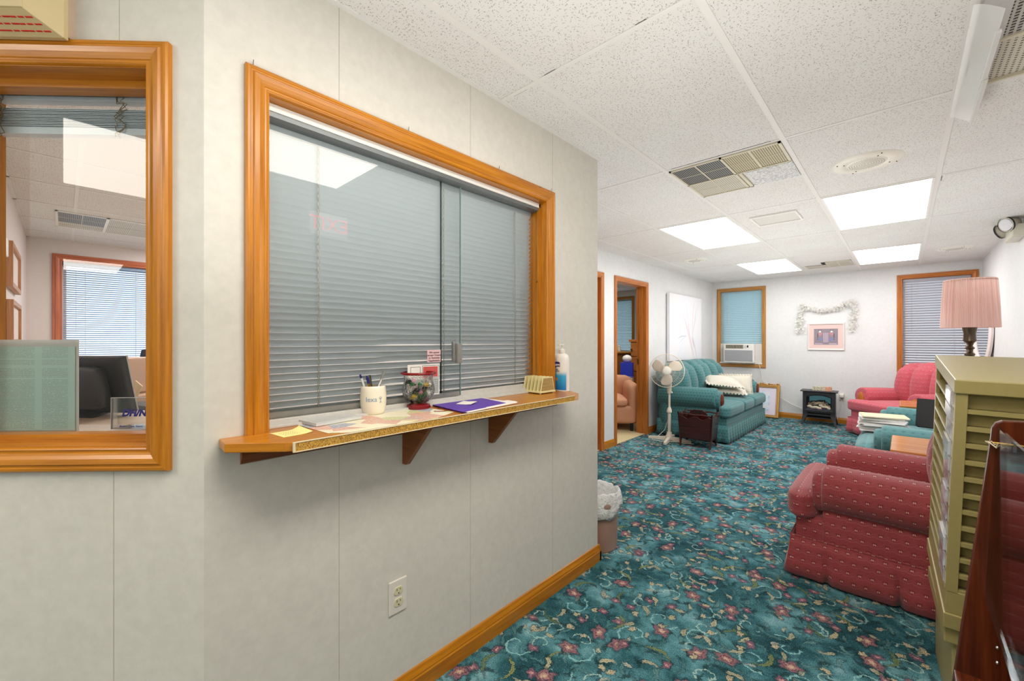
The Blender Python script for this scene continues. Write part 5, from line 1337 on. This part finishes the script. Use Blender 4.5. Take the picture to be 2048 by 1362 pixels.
r = thing('letter_holder', 'cream toast-rack letter holder with wood-grain ends on the ledge', 'letter holder', on(-1.283, 1.562, 0.0), R(88))
CRP = plain('butter_plastic', rgb(222, 212, 156), 0.4, var=0.02); GRN = wood('grain_print', rgb(176, 150, 90), rgb(140, 112, 58), 0.5, 3, knots=False)
for q in range(6):
    y = -0.055 + 0.022 * q
    B().prism([(-0.052, 0.008), (0.052, 0.008), (0.036, 0.078), (-0.036, 0.078)], 1, y - 0.002, y + 0.002).build('divider', CRP, r, 0.001)
B().box(-0.056, 0.056, -0.06, 0.06, 0.004, 0.012).build('base', CRP, r, 0.002)
for y in (-0.0572, 0.0572): B().prism([(-0.046, 0.014), (0.046, 0.014), (0.032, 0.072), (-0.032, 0.072)], 1, y - 0.0004, y + 0.0004).build('end_panel', GRN, r)
for sx in (-1, 1):
    for sy in (-1, 1): B().cyl((sx * 0.045, sy * 0.05, 0), (sx * 0.045, sy * 0.05, 0.005), 0.005, n=10).build('foot', WPLAST, r)

r = thing('sanitizer_bottle', 'white pump bottle with a blue label at the right end of the ledge', 'bottle', on(-1.238, 1.690, 0.0), R(0))
BT = NT('bottle_print'); _o = BT.sep(BT.coord('Object'))
_bl = BT.step(_o[2], 0.105, 0.075); _side = BT.math('MULTIPLY', BT.math('LESS_THAN', BT.math('ABSOLUTE', _o[0]), 0.034), BT.math('GREATER_THAN', _o[2], 0.006))
_sun = BT.step(BT.vm('LENGTH', BT.comb(BT.math('SUBTRACT', _o[0], -0.018), BT.math('SUBTRACT', _o[2], 0.058), 0)), 0.0085, 0.007)
_front = BT.math('LESS_THAN', _o[1], -0.004)
_c1 = BT.mix(BT.math('MULTIPLY', BT.math('MULTIPLY', _bl, _side), _front), rgb(236, 232, 226), BT.ramp(_o[2], [(0.0, rgb(20, 120, 200)), (0.075, rgb(60, 170, 220)), (0.1, rgb(170, 206, 216))]))
BT = BT.fin(BT.mix(BT.math('MULTIPLY', _sun, _front), _c1, rgb(232, 140, 20)), 0.3)
B().lathe([(0.001, 0), (0.95, 0), (1.0, 0.004), (1.0, 0.152), (0.97, 0.165), (0.85, 0.176), (0.62, 0.183), (0.38, 0.186), (0.3, 0.187), (0.001, 0.187)], n=48, sx=0.039, sy=0.024).build('body', BT, r, smooth=40)
B().lathe([(0.0135, 0.186), (0.014, 0.187), (0.014, 0.204), (0.010, 0.207), (0.0055, 0.208), (0.0055, 0.212)], n=24).build('collar', WPLAST, r, smooth=40)
b = B(); b.cyl((0, 0, 0.207), (0, 0, 0.226), 0.004, n=10); b.box(-0.007, 0.007, -0.028, 0.009, 0.224, 0.232); b.build('pump_head', plain('frosted_pump', rgb(220, 218, 206), 0.3), r, 0.002)
b = B(); b.prism([(-0.037, 0.118), (-0.02, 0.121), (-0.002, 0.121), (0.004, 0.119), (0.004, 0.141), (-0.004, 0.1445), (-0.02, 0.1445), (-0.037, 0.138)], 1, -0.0250, -0.0205); b.build('logo_patch', NAVY, r)
text('brand_lettering', 'Suave', 0.017, WHITE, r, MX((1, 0, 0), (0, 0, 1), (-0.016, -0.0252, 0.1305)), 0.0003)
text('product_lettering', 'HAND\nSANITIZER', 0.0085, plain('label_grey', rgb(90, 100, 120), 0.6), r, MX((1, 0, 0), (0, 0, 1), (-0.018, -0.0246, 0.103)))

# notices stuck to the hatch glass
def on_glass(name, label, cat, y0, y1, z0, z1, mat, x=G1 + 0.0035):
    r = thing(name, label, cat, (x, (y0 + y1) / 2, (z0 + z1) / 2))
    B().box(-0.0004, 0.0004, (y0 - y1) / 2, (y1 - y0) / 2, (z0 - z1) / 2, (z1 - z0) / 2).build('sheet', mat, r); return r
LINES = NT('small_print'); _u = LINES.sep(LINES.coord('Object')); _f = LINES.math('FRACT', LINES.math('MULTIPLY', _u[2], 260.0))
_w = LINES.noise(LINES.comb(LINES.math('MULTIPLY', _u[1], 400.0), LINES.math('FLOOR', LINES.math('MULTIPLY', _u[2], 260.0)), 0), 1.0, 1)
_m = LINES.math('MULTIPLY', LINES.math('LESS_THAN', _f, 0.45), LINES.math('GREATER_THAN', _w, 0.42))
LINES = LINES.fin(LINES.mix(_m, rgb(190, 196, 186), rgb(104, 108, 104)), 0.7)
r = on_glass('notice', 'printed notice with a red corner block taped inside the hatch behind the candy jar', 'notice', 0.862, 1.006, 1.04, 1.160, PAPER)
b = B(); b.box(0.0004, 0.0008, -0.064, 0.068, -0.055, 0.004); b.build('print_block', LINES, r)
b = B(); b.box(0.0004, 0.0008, -0.004, 0.064, 0.010, 0.050); b.build('red_block', plain('red_block', rgb(196, 84, 78), 0.6), r)
b = B()
for (y0, y1, z0, z1) in ((-0.008, 0.069, 0.006, 0.0075), (-0.008, 0.069, 0.0535, 0.055), (-0.008, -0.0065, 0.006, 0.055), (0.0675, 0.069, 0.006, 0.055), (-0.06, -0.016, 0.05, 0.0515), (-0.06, -0.0585, 0.012, 0.05), (-0.0175, -0.016, 0.012, 0.05), (-0.06, -0.016, 0.012, 0.0135)): b.box(0.0004, 0.0009, y0, y1, z0, z1)
b.build('ruled_boxes', plain('box_ink', rgb(80, 80, 78), 0.6), r)
r = on_glass('pink_note', 'small pink handwritten note stuck on the hatch glass beside the pull', 'note', 0.949, 1.012, 1.166, 1.214, plain('pink_paper', rgb(222, 186, 188), 0.8, var=0.02), G1 + 0.004)
text('handwriting', 'We cannot\naccept Tricare\nor Americas\nSupplements', 0.0105, plain('pen_ink', rgb(40, 24, 34), 0.7), r, MX((0, 1, 0), (0, 0, 1), (0.0008, 0, -0.002)), shear=0.15)
# ---------------------------------------------------------------- on the far and left walls
CAN = NT('abstract_canvas'); _o = CAN.sep(CAN.coord('Object'))   # local y along the wall, z up
def _stroke(cx, cz, ang, L, w, curve):
    dy = CAN.math('SUBTRACT', _o[1], cx); dz_ = CAN.math('SUBTRACT', _o[2], cz); c, s = math.cos(ang), math.sin(ang)
    u = CAN.math('ADD', CAN.math('MULTIPLY', dy, c), CAN.math('MULTIPLY', dz_, s)); v = CAN.math('SUBTRACT', CAN.math('MULTIPLY', dz_, c), CAN.math('MULTIPLY', dy, s))
    v = CAN.math('SUBTRACT', v, CAN.math('MULTIPLY', CAN.math('MULTIPLY', u, u), curve))
    d = CAN.math('ADD', CAN.math('POWER', CAN.math('DIVIDE', u, L), 2.0), CAN.math('POWER', CAN.math('DIVIDE', v, w), 2.0))
    return CAN.step(d, 1.0, 0.1)
_n = CAN.noise(CAN.coord('Object'), 3.0, 3); _col = CAN.ramp(_n, [(0.35, rgb(232, 232, 238)), (0.65, rgb(236, 234, 236))])
for cx, cz, ang, L, w, cu, colr, f in ((0.10, -0.12, 2.15, 0.55, 0.05, 0.15, rgb(216, 188, 196), 0.8), (0.25, 0.12, 1.45, 0.36, 0.03, -0.3, rgb(214, 190, 196), 0.7), (0.33, 0.10, 1.25, 0.33, 0.018, 0.3, rgb(176, 172, 186), 0.7), (0.06, 0.12, 1.85, 0.34, 0.02, 0.2, rgb(204, 180, 190), 0.7), (-0.18, -0.13, 0.1, 0.22, 0.012, -0.6, rgb(140, 146, 164), 0.8), (-0.16, -0.17, 0.4, 0.2, 0.02, -0.5, rgb(196, 212, 226), 0.8), (0.27, -0.22, 2.05, 0.13, 0.022, 0.0, rgb(150, 140, 150), 0.85), (0.36, -0.33, 2.0, 0.26, 0.03, 0.1, rgb(206, 184, 192), 0.7), (-0.3, -0.05, 2.6, 0.3, 0.03, 0.3, rgb(214, 226, 236), 0.8), (0.40, 0.18, 1.1, 0.3, 0.04, 0.3, rgb(208, 224, 232), 0.7), (-0.22, -0.3, 0.9, 0.3, 0.04, 0.2, rgb(220, 230, 240), 0.7)):
    _col = CAN.mix(CAN.math('MULTIPLY', _stroke(cx, cz, ang, L, w, cu), f * 0.6), _col, colr)
CAN = CAN.fin(_col, 0.6)
r = thing('canvas_painting', 'large pale canvas with pink and grey brushstrokes above the teal sofa', 'painting', (XL + 0.01, 6.61, 1.445))
B().box(0, 0.045, -0.65, 0.65, -0.495, 0.495).build('canvas', CAN, r, 0.003)
B().box(-0.008, 0.006, -0.64, 0.64, -0.48, 0.48).build('stretcher', plain('stretcher_pine', rgb(120, 104, 90), 0.8), r)

PK = plain('blush_frame', rgb(232, 220, 216), 0.4, var=0.04); PKM = plain('pink_mat', rgb(226, 196, 190), 0.7, var=0.03)
r = thing('framed_picture', 'small pink-matted picture of two woven figures on the far wall', 'picture', (-0.87, YF - 0.002, 1.308))
b = B(); casing(b, MW((0, 0, 0), (1, 0, 0), (0, -1, 0)), -0.228, 0.228, -0.208, 0.208, [(0, 0), (0, 0.016), (0.006, 0.021), (0.016, 0.018), (0.022, 0.012), (0.026, 0.006)]); b.build('frame', PK, r)
B().box(-0.205, 0.205, -0.006, -0.002, -0.185, 0.185).build('mat_board', PKM, r)
B().box(-0.148, 0.148, -0.008, -0.006, -0.122, 0.122).build('weaving', plain('woven_grey', rgb(150, 138, 148), 0.8, var=0.15, scale=250), r)
def motif(nm, c, rects):
    b = B()
    for x0, x1, z0, z1 in rects:
        for s in (-1, 1): b.box(s * (0.072) + (x0 if s > 0 else -x1), s * 0.072 + (x1 if s > 0 else -x0), -0.0088, -0.008, z0, z1)
    b.build(nm, plain(nm + '_wool', c, 0.8), r)
motif('woven_heads', rgb(236, 232, 226), [(-0.014, 0.014, 0.066, 0.084), (-0.003, 0.003, 0.084, 0.096)])
motif('woven_bodies', rgb(200, 140, 142), [(-0.022, 0.02, 0.03, 0.058), (-0.036, -0.024, 0.046, 0.058), (-0.006, 0.006, 0.01, 0.03)])
motif('woven_kilts', rgb(124, 138, 186), [(-0.018, 0.016, -0.062, -0.022), (-0.028, -0.018, -0.052, -0.04)])
motif('woven_marks', rgb(40, 36, 42), [(-0.02, -0.014, 0.1, 0.108), (-0.003, 0.003, 0.104, 0.112), (0.014, 0.02, 0.1, 0.108), (0.026, 0.032, -0.02, 0.05), (0.024, 0.034, -0.046, -0.036)])
b = B()
for x0, x1 in ((-0.03, -0.02), (-0.012, -0.002), (0.004, 0.014), (0.022, 0.03)): b.box(x0, x1, -0.0088, -0.008, -0.085, 0.06)
b.box(-0.135, -0.04, -0.0088, -0.008, -0.115, -0.1); b.box(0.04, 0.135, -0.0088, -0.008, -0.115, -0.1); b.build('woven_stalks', plain('lilac_wool', rgb(196, 178, 196), 0.8), r)

# white flower garland swagged over the picture
r = thing('flower_garland', 'swag of small white flowers draped on the far wall over the picture', 'garland', (-0.86, YF - 0.03, 1.6))
rg = random.Random(9); FL = slat_mat('white_petal', rgb(246, 245, 242), 0.4, 0.6)
def along(t):
    if t < 0.26: q = t / 0.26; return (-0.33 - 0.012 * math.sin(q * 5), -0.225 + 0.44 * q)
    if t > 0.76: q = (t - 0.76) / 0.24; return (0.315 + 0.012 * math.sin(q * 5), 0.235 - 0.46 * q)
    q = (t - 0.26) / 0.5; return (-0.33 + 0.645 * q, 0.205 + 0.03 * q - 0.125 * 4 * q * (1 - q) * 0.9)
b = B()
for k in range(900):
    t = rg.random(); x, z = along(t); s = 0.034 if 0.26 < t < 0.76 else 0.045
    c = Vector((x + rg.gauss(0, s * 0.5), rg.uniform(-0.03, 0.02), z + rg.gauss(0, 0.018)))
    nrm = Vector((rg.uniform(-1, 1), rg.uniform(-1.4, -0.2), rg.uniform(-1, 1))).normalized(); a = nrm.orthogonal().normalized(); bb = nrm.cross(a); rad = rg.uniform(0.012, 0.02)
    ids0 = b.addv(c - nrm * 0.003)
    for p in range(5):
        t0 = 2 * PI * p / 5; d1 = a * math.cos(t0 - 0.5) + bb * math.sin(t0 - 0.5); d2 = a * math.cos(t0) + bb * math.sin(t0); d3 = a * math.cos(t0 + 0.5) + bb * math.sin(t0 + 0.5)
        b.face([ids0, b.addv(c + d1 * rad * 0.8 + nrm * 0.002), b.addv(c + d2 * rad + nrm * 0.004), b.addv(c + d3 * rad * 0.8 + nrm * 0.002)])
fl = b.build('flowers', FL, r); fl['kind'] = 'stuff'
B().tube([(along(k / 60)[0], 0.012, along(k / 60)[1]) for k in range(61)], 0.006, 6).build('vine', plain('grey_vine', rgb(190, 192, 180), 0.9), r, smooth=60)

# oval mirror on the right wall
r = thing('oval_mirror', 'oval mirror in a pale pink frame on the right wall beyond the lamp', 'mirror', (XR - 0.05, 7.33, 1.40), R(7))
b = B(); rings = []
for k in range(49):
    a = 2 * PI * k / 48; c, s = math.cos(a), math.sin(a)
    rings.append([(-h, c * (0.36 - d), s * (0.44 - d)) for d, h in ((0, 0), (0, 0.02), (0.03, 0.035), (0.06, 0.02), (0.065, 0.008))])
b.loft(rings, cap=False, closed=False); b.build('frame', PK, r, smooth=60)
b = B(); b.prism([(0.30 * math.cos(k * PI / 24), 0.38 * math.sin(k * PI / 24)) for k in range(48)], 0, -0.012, -0.008); b.build('glass', NT('silvered_glass').fin(rgb(235, 235, 235), 0.01, 1.0), r)

# ---------------------------------------------------------------- window air conditioner
r = thing('air_conditioner', 'white window air conditioner under the teal-blue blind', 'air conditioner', (-2.058, YF, 0.87))
B().box(-0.235, 0.235, -0.13, 0.13, 0.0, 0.322).build('case', WHITE, r, 0.01)
b = B(); b.box(-0.215, 0.215, -0.137, -0.129, 0.03, 0.215); b.build('intake_grille', perf('intake', rgb(176, 178, 180), rgb(140, 142, 144), 0.008, 0.25, stripe=True), r)
b = B(); b.box(-0.20, 0.075, -0.1335, -0.129, 0.245, 0.305); o = b.build('louvre_slot', DARK, r)
b = B()
for q in range(12): b.box(-0.198 + 0.0235 * q, -0.186 + 0.0235 * q, -0.138, -0.133, 0.248, 0.302)
b.build('vane', plain('vane_grey', rgb(176, 170, 150), 0.5), o)
b = B(); b.box(0.13, 0.152, -0.134, -0.129, 0.262, 0.298); b.build('display', BLACK, r); b = B()
for q in range(3): b.box(0.093, 0.118, -0.134, -0.129, 0.252 + 0.018 * q, 0.262 + 0.018 * q)
b.build('button_column', plain('button_grey', rgb(190, 192, 190), 0.5), r)
for x0, x1 in ((-0.322, -0.236), (0.236, 0.326)):
    b = B()
    for q in range(9):
        a0 = x0 + (x1 - x0) * q / 9; b.box(a0, a0 + (x1 - x0) / 9 * 0.6, 0.0, 0.02, -0.02, 0.325); b.box(a0, a0 + (x1 - x0) / 9, 0.01, 0.025, -0.02, 0.325)
    b.build('accordion_panel', WHITE, r)
b = B(); b.box(-0.33, 0.33, -0.02, 0.03, -0.022, 0.0); b.build('sill_rail', WHITE, r)
B().tube([(0.236, -0.06, 0.03), (0.29, -0.06, 0.01), (0.31, -0.04, -0.10), (0.34, -0.035, -0.28), (0.42, -0.03, -0.42), (0.55, -0.03, -0.52), (0.75, -0.03, -0.64), (0.90, -0.03, -0.70), (1.0, -0.05, -0.72)], 0.0045, 6).build('cord', WPLAST, r, smooth=60)

# ---------------------------------------------------------------- the office behind the glass
GREENP = NT('printed_green_sheet'); _u = GREENP.sep(GREENP.coord('Object'))
_row = GREENP.math('FLOOR', GREENP.math('MULTIPLY', _u[2], 270.0)); _f = GREENP.math('FRACT', GREENP.math('MULTIPLY', _u[2], 270.0))
_al = GREENP.math('ADD', GREENP.math('MULTIPLY', _u[0], 0.7071), GREENP.math('MULTIPLY', _u[1], 0.7071))
_w = GREENP.noise(GREENP.comb(GREENP.math('MULTIPLY', _al, 300.0), GREENP.math('MULTIPLY', _row, 3.1), 0), 1.0, 1)
_par = GREENP.noise(GREENP.comb(0.0, GREENP.math('MULTIPLY', _row, 0.35), 4.0), 1.0, 1)
_c1 = GREENP.math('LESS_THAN', GREENP.math('ABSOLUTE', GREENP.math('SUBTRACT', _al, 0.052)), 0.034); _c2 = GREENP.math('LESS_THAN', GREENP.math('ABSOLUTE', GREENP.math('SUBTRACT', _al, -0.045)), 0.045)
_m = GREENP.math('MULTIPLY', GREENP.math('MULTIPLY', GREENP.math('LESS_THAN', _f, 0.42), GREENP.math('GREATER_THAN', _w, 0.40)), GREENP.math('MULTIPLY', GREENP.math('MAXIMUM', _c1, _c2), GREENP.math('GREATER_THAN', _par, 0.38)))
GREENP = GREENP.fin(GREENP.mix(GREENP.math('MULTIPLY', _m, 0.32), rgb(226, 246, 234), rgb(70, 84, 78)), 0.75)
def sheet45(name, label, a0, a1, u0, u1, mat, out=-0.0925):
    p = b45((a0 + a1) / 2, (u0 + u1) / 2, out); r = thing(name, label, 'paper', p)
    b = B(M45); b.box(a0, a1, u0, u1, out - 0.0003, out + 0.0003)
    for i in range(len(b.v)): b.v[i] -= p
    b.build('sheet', mat, r); return r
sheet45('printed_sheet', 'pale green printed sheet taped in the office window', 0.4, 0.607, 1.010, 1.234, GREENP)
sheet45('backing_sheet', 'white sheet showing above and behind the green printed sheet', 0.392, 0.60, 1.0, 1.252, PAPER, -0.0945)
OFB = plain('desk_laminate', rgb(206, 192, 176), 0.5)
r = thing('office_counter', 'pale laminate counter running behind the office window', 'counter', (0, 0, 0))
b = B(); b.prism([(-1.62, 0.10), (-1.62, 0.40), (-1.45, 0.56), (-1.45, 1.9), (-2.15, 1.9), (-2.75, 1.1), (-2.95, 0.30), (-2.95, -0.22), (-1.93, -0.22)], 2, 0.72, 0.75); b.build('worktop', OFB, r)
b = B(); b.prism([(-1.64, 0.12), (-1.64, 0.34), (-1.93, -0.20), (-1.97, -0.2)], 2, 0.0, 0.72) if False else b.box(-2.9, -2.86, -0.2, 1.0, 0.0, 0.72); b.box(-2.0, -1.96, -0.2, 0.0, 0.0, 0.72); b.box(-1.52, -1.48, 0.8, 1.88, 0, 0.72); b.build('support_panel', OFB, r)
# computer case lying flat with the monitor standing on it
r = thing('computer_case', 'beige desktop computer lying flat under the black monitor', 'computer', (-2.17, 0.14, 0.751), R(43))
B().box(-0.26, 0.2, -0.19, 0.19, 0.0, 0.205).build('chassis', BEIGEP, r, 0.008)
B().box(-0.25, 0.185, -0.198, -0.19, 0.012, 0.19).build('rear_plate', plain('beige_bezel', rgb(206, 188, 168), 0.45), r, 0.003)
r = thing('monitor', 'black monitor seen from behind, leaning on the desktop computer', 'monitor', (-2.32, 0.0775, 0.966), R(40)); r.rotation_euler = (R(12), 0, R(40))
B().box(-0.24, 0.16, 0.0, 0.03, 0.0, 0.225).build('screen_housing', BLACK, r, 0.006)
B().soft(-0.16, 0.10, -0.055, 0.005, 0.03, 0.19, 0.02, 0.004, 6).build('rear_shell', plain('satin_black', rgb(46, 44, 46), 0.3), r, smooth=40)
B().box(0.1585, 0.1615, 0.026, 0.032, 0.0, 0.226).build('edge_trim', plain('pale_edge', rgb(190, 186, 176), 0.4), r)
B().box(-0.10, 0.05, -0.05, 0.09, -0.005, 0.004).build('stand_foot', BLACK, r)
COPY = plain('copier_taupe', rgb(172, 140, 118), 0.45, var=0.03)
r = thing('photocopier', 'taupe photocopier with a raised scanner lid inside the office', 'photocopier', (-3.66, 0.26, 0), R(45))
B().box(-0.30, 0.23, -0.25, 0.10, 0.0, 0.68).build('cabinet', COPY, r, 0.01)
B().box(-0.30, 0.24, -0.26, 0.10, 0.865, 0.92).build('scanner_bed', COPY, r, 0.01)
B().box(-0.30, -0.22, -0.25, 0.10, 0.68, 0.865).build('side_column', COPY, r, 0.006); B().box(0.16, 0.23, -0.25, 0.10, 0.68, 0.865).build('side_column', COPY, r, 0.006)
B().box(-0.22, 0.16, -0.1, 0.10, 0.68, 0.865).build('output_bay', plain('copier_dark', rgb(74, 56, 48), 0.5), r)
B().box(-0.2, 0.15, -0.24, -0.1, 0.74, 0.75).build('output_tray', COPY, r)
B().box(-0.34, 0.17, -0.20, 0.02, 0.92, 1.145).build('document_feeder', COPY, r, 0.012)
r = thing('office_chair', 'dark blue-black office chair back before the sunlit office window', 'chair', (-5.45, 0.66, 0), R(60))
B().soft(-0.24, 0.24, 0.16, 0.21, 0.62, 1.16, 0.025, 0.01, 8).build('backrest', plain('navy_mesh', rgb(28, 34, 58), 0.7), r, smooth=50)
B().soft(-0.25, 0.25, -0.25, 0.22, 0.44, 0.52, 0.03, 0.01, 8).build('seat', plain('navy_seat', rgb(26, 30, 48), 0.8), r, smooth=50)
B().cyl((0, 0, 0.08), (0, 0, 0.44), 0.025).build('gas_post', BLACK, r); B().tube([(0, 0.1, 0.44), (0, 0.24, 0.46), (0, 0.225, 0.64)], 0.018, 8).build('back_bar', BLACK, r)
for k in range(5):
    a = 2 * PI * k / 5; l = B().cyl((0, 0, 0.10), (0.28 * math.cos(a), 0.28 * math.sin(a), 0.06), 0.018, 0.012, 8).build('leg', BLACK, r); B().sphere((0.28 * math.cos(a), 0.28 * math.sin(a), 0.03), 0.028, 10, 8).build('caster', BLACK, l)
r = thing('manila_envelope', 'yellow manila envelope propped beside the black monitor', 'envelope', (-2.60, 0.20, 0.955), R(20)); r.rotation_euler = (R(-12), R(24), R(20))
B().box(-0.03, 0.03, 0, 0.004, 0.0, 0.11).build('envelope', MANILA, r)
r = thing('file_box', 'low dark box holding the yellow envelope upright', 'box', (-2.62, 0.27, 0.751), R(20)); B().box(-0.12, 0.10, -0.05, 0.05, 0, 0.2).build('box', BLACK, r, 0.004)
# acrylic name stand
r = thing('name_stand', 'clear acrylic stand with blue lettering inside the office window', 'sign', b45(0.306, 1.0, -0.15))
ux = -d45; A0 = MX(ux, (0, 0, 1), (0, 0, 0))
b = B(A0); b.box(-0.05, 0.06, 0.001, 0.088, -0.0015, 0.0015); b.build('panel', ACRYL, r); b = B(A0); b.box(-0.05, 0.06, 0.0, 0.003, -0.06, 0.0); b.build('foot', ACRYL, r)
b = B(A0); b.box(-0.0515, -0.05, 0, 0.0895, -0.002, 0.002); b.box(-0.0515, 0.06, 0.088, 0.0895, -0.002, 0.002); b.build('edge', plain('pale_acrylic_edge', rgb(196, 190, 186), 0.3), r)
DBL = plain('deep_blue', rgb(36, 34, 140), 0.5)
text('lettering', 'DH/N', 0.026, DBL, r, A0 @ Matrix.Translation((0.012, 0.045, 0.002)), 0.0012, 0.25)
text('small_lettering', 'Better Care Starts', 0.0085, DBL, r, A0 @ Matrix.Translation((0.004, 0.008, 0.002)), 0, 0.2)
r = thing('flyer', 'red and lilac flyer standing behind the acrylic name stand', 'paper', b45(0.30, 1.0, -0.218), 0)
b = B(A0); b.box(-0.02, 0.03, 0.0, 0.04, -0.004, -0.003); b.build('red_sheet', plain('red_flyer', rgb(220, 76, 104), 0.6), r); b = B(A0); b.box(0.01, 0.09, 0.0, 0.07, -0.008, -0.007); b.build('lilac_sheet', plain('lilac_flyer', rgb(186, 176, 216), 0.6), r)
r = thing('inner_sill', 'pale shelf just inside the office window', 'shelf', b45(0.377, 0.99, -0.18)); b = B(MX(d45, (0, 0, 1), (0, 0, 0))); b.box(-0.245, 0.245, -0.02, 0.007, -0.125, 0.055) ; b.build('board', OFB, r)
for k, (x, zc, lab) in enumerate(((-4.52, 1.74, 'upper'), (-4.56, 1.37, 'lower'))):
    r = thing('picture_frame', '%s wood picture frame on the office side wall' % lab, 'picture', (x, -0.248, zc))
    b = B(); casing(b, MW((0, 0, 0), (-1, 0, 0), (0, 1, 0)), -0.38, 0.38, -0.145, 0.145, [(0, 0), (0, 0.03), (0.03, 0.03), (0.035, 0.012)]); b.build('frame', wood('frame_oak_%d' % k, rgb(190, 140, 100), rgb(160, 108, 70), 0.4), r)
    B().box(-0.36, 0.36, 0.0, 0.015, -0.13, 0.13).build('picture', plain('certificate_%d' % k, rgb(226, 214, 206), 0.6), r)
r = thing('wall_thermostat', 'small white control box on the office side wall', 'thermostat', (-3.80, -0.25, 1.79)); B().box(-0.05, 0.05, 0, 0.03, -0.05, 0.05).build('box', WHITE, r, 0.004)
r = thing('air_vent', 'ceiling vent inside the office seen through the angled window', 'vent')
grille(r, -5.30, -4.90, -0.03, 0.25, GR_D, True); grille(r, -5.52, -5.30, -0.03, 0.25, GR_L, True); grille(r, -5.52, -4.90, 0.27, 0.58, GR_L, True)
b = B(); b.box(-5.54, -4.88, -0.045, -0.03, CH - 0.008, CH - 0.001); b.box(-5.54, -4.88, 0.25, 0.27, CH - 0.008, CH - 0.001); b.box(-5.545, -5.52, -0.045, 0.6, CH - 0.008, CH - 0.001); b.box(-4.9, -4.88, -0.045, 0.6, CH - 0.008, CH - 0.001); b.build('frame', WHITE, r)

# ---------------------------------------------------------------- the room beyond the doorway
PEACH = plain('peach_upholstery', rgb(206, 150, 116), 0.8, var=0.06)
r = thing('armchair', 'peach tub armchair seen through the doorway', 'armchair', (-3.14, 5.40, 0), R(35))
B().soft(-0.36, 0.36, -0.33, 0.36, 0.10, 0.36, 0.05, 0.01, 8).build('base', PEACH, r, smooth=50)
B().soft(-0.24, 0.24, -0.36, 0.22, 0.34, 0.46, 0.05, 0.015, 8).build('seat_cushion', PEACH, r, smooth=50)
for s in (-1, 1): B().soft(s * 0.24, s * 0.40, -0.32, 0.36, 0.10, 0.66, 0.07, 0.005, 8).build('arm', PEACH, r, smooth=50)
B().soft(-0.38, 0.38, 0.20, 0.40, 0.10, 0.72, 0.08, 0.01, 8).build('back', PEACH, r, smooth=50)
for sx in (-1, 1):
    for sy in (-0.28, 0.3): B().cyl((sx * 0.3, sy, 0.006), (sx * 0.3, sy, 0.12), 0.02, 0.025, 10).build('foot', BLACK, r)
r = thing('desk_hutch', 'brown wooden desk with a hutch beneath the blue-green blind', 'desk', (-3.98, 7.0, 0.006), R(-45))
B().box(-0.6, 0.42, -0.3, 0.3, 0.72, 0.75).build('desktop', DARKW, r, 0.004); B().box(-0.6, 0.42, -0.02, 0.3, 0.75, 1.02).build('hutch_body', DARKW, r)
B().box(-0.62, 0.46, -0.06, 0.32, 1.02, 1.05).build('hutch_top', OAKP, r, 0.004); B().box(0.38, 0.42, -0.29, 0.29, 0, 0.72).build('side_panel', DARKW, r); B().box(-0.6, -0.56, -0.29, 0.29, 0, 0.72).build('side_panel', DARKW, r); B().box(-0.56, 0.38, 0.25, 0.28, 0.1, 0.72).build('modesty_panel', DARKW, r)
r = thing('figurine', 'small cream figurine on the brown desk hutch', 'figurine', (-3.75, 6.85, 1.056)); B().lathe([(0.001, 0), (0.03, 0), (0.025, 0.02), (0.035, 0.05), (0.02, 0.075), (0.024, 0.095), (0.001, 0.115)], n=16).build('body', plain('figurine_cream', rgb(232, 224, 190), 0.4), r, smooth=50)
r = thing('chest_of_drawers', 'tall wooden chest of drawers just inside the doorway', 'chest', (-2.99, 6.58, 0.006), R(0))
CHST = wood('chest_wood', rgb(176, 112, 56), rgb(136, 78, 34), 0.35, knots=False)
B().box(-0.26, 0.30, -0.26, 0.22, 0.0, 1.22).build('carcass', CHST, r); B().box(-0.28, 0.32, -0.29, 0.24, 1.22, 1.26).build('top', CHST, r, 0.005)
for k in range(5):
    d = B().box(-0.25, 0.29, -0.278, -0.26, 0.03 + 0.24 * k, 0.255 + 0.24 * k).build('drawer', CHST, r, 0.004); B().box(-0.25, -0.22, -0.30, -0.278, 0.13 + 0.24 * k, 0.15 + 0.24 * k).build('pull', BRASS, d)
r = thing('carton', 'blue and white carton beside the chest of drawers', 'box', (-3.20, 6.10, 0.0), R(20))
B().box(-0.09, 0.09, -0.09, 0.09, 0.55, 0.685).build('white_band', WHITE, r); B().box(-0.09, 0.09, -0.09, 0.09, 0.685, 0.90).build('blue_box', plain('carton_blue', rgb(40, 64, 206), 0.5), r); B().box(-0.092, 0.092, -0.092, 0.092, 0.672, 0.682).build('stripe', plain('carton_stripe', rgb(40, 64, 206), 0.5), r)
r2 = thing('low_stand', 'dark low stand carrying the blue and white carton', 'stand', (-3.20, 6.10, 0.006), R(20)); B().box(-0.12, 0.12, -0.12, 0.12, 0.51, 0.543).build('top', DARKW, r2)
for sx in (-1, 1):
    for sy in (-1, 1): B().box(sx * 0.1 - 0.015, sx * 0.1 + 0.015, sy * 0.1 - 0.015, sy * 0.1 + 0.015, 0, 0.51).build('leg', DARKW, r2)
r = thing('crumpled_bag', 'white crumpled bag on top of the blue carton', 'bag', (-3.20, 6.10, 0.902)); B().sphere((0, 0, 0.06), 0.075, 14, 10, (1, 0.9, 0.8)).build('bag', WHITE, r, smooth=40)
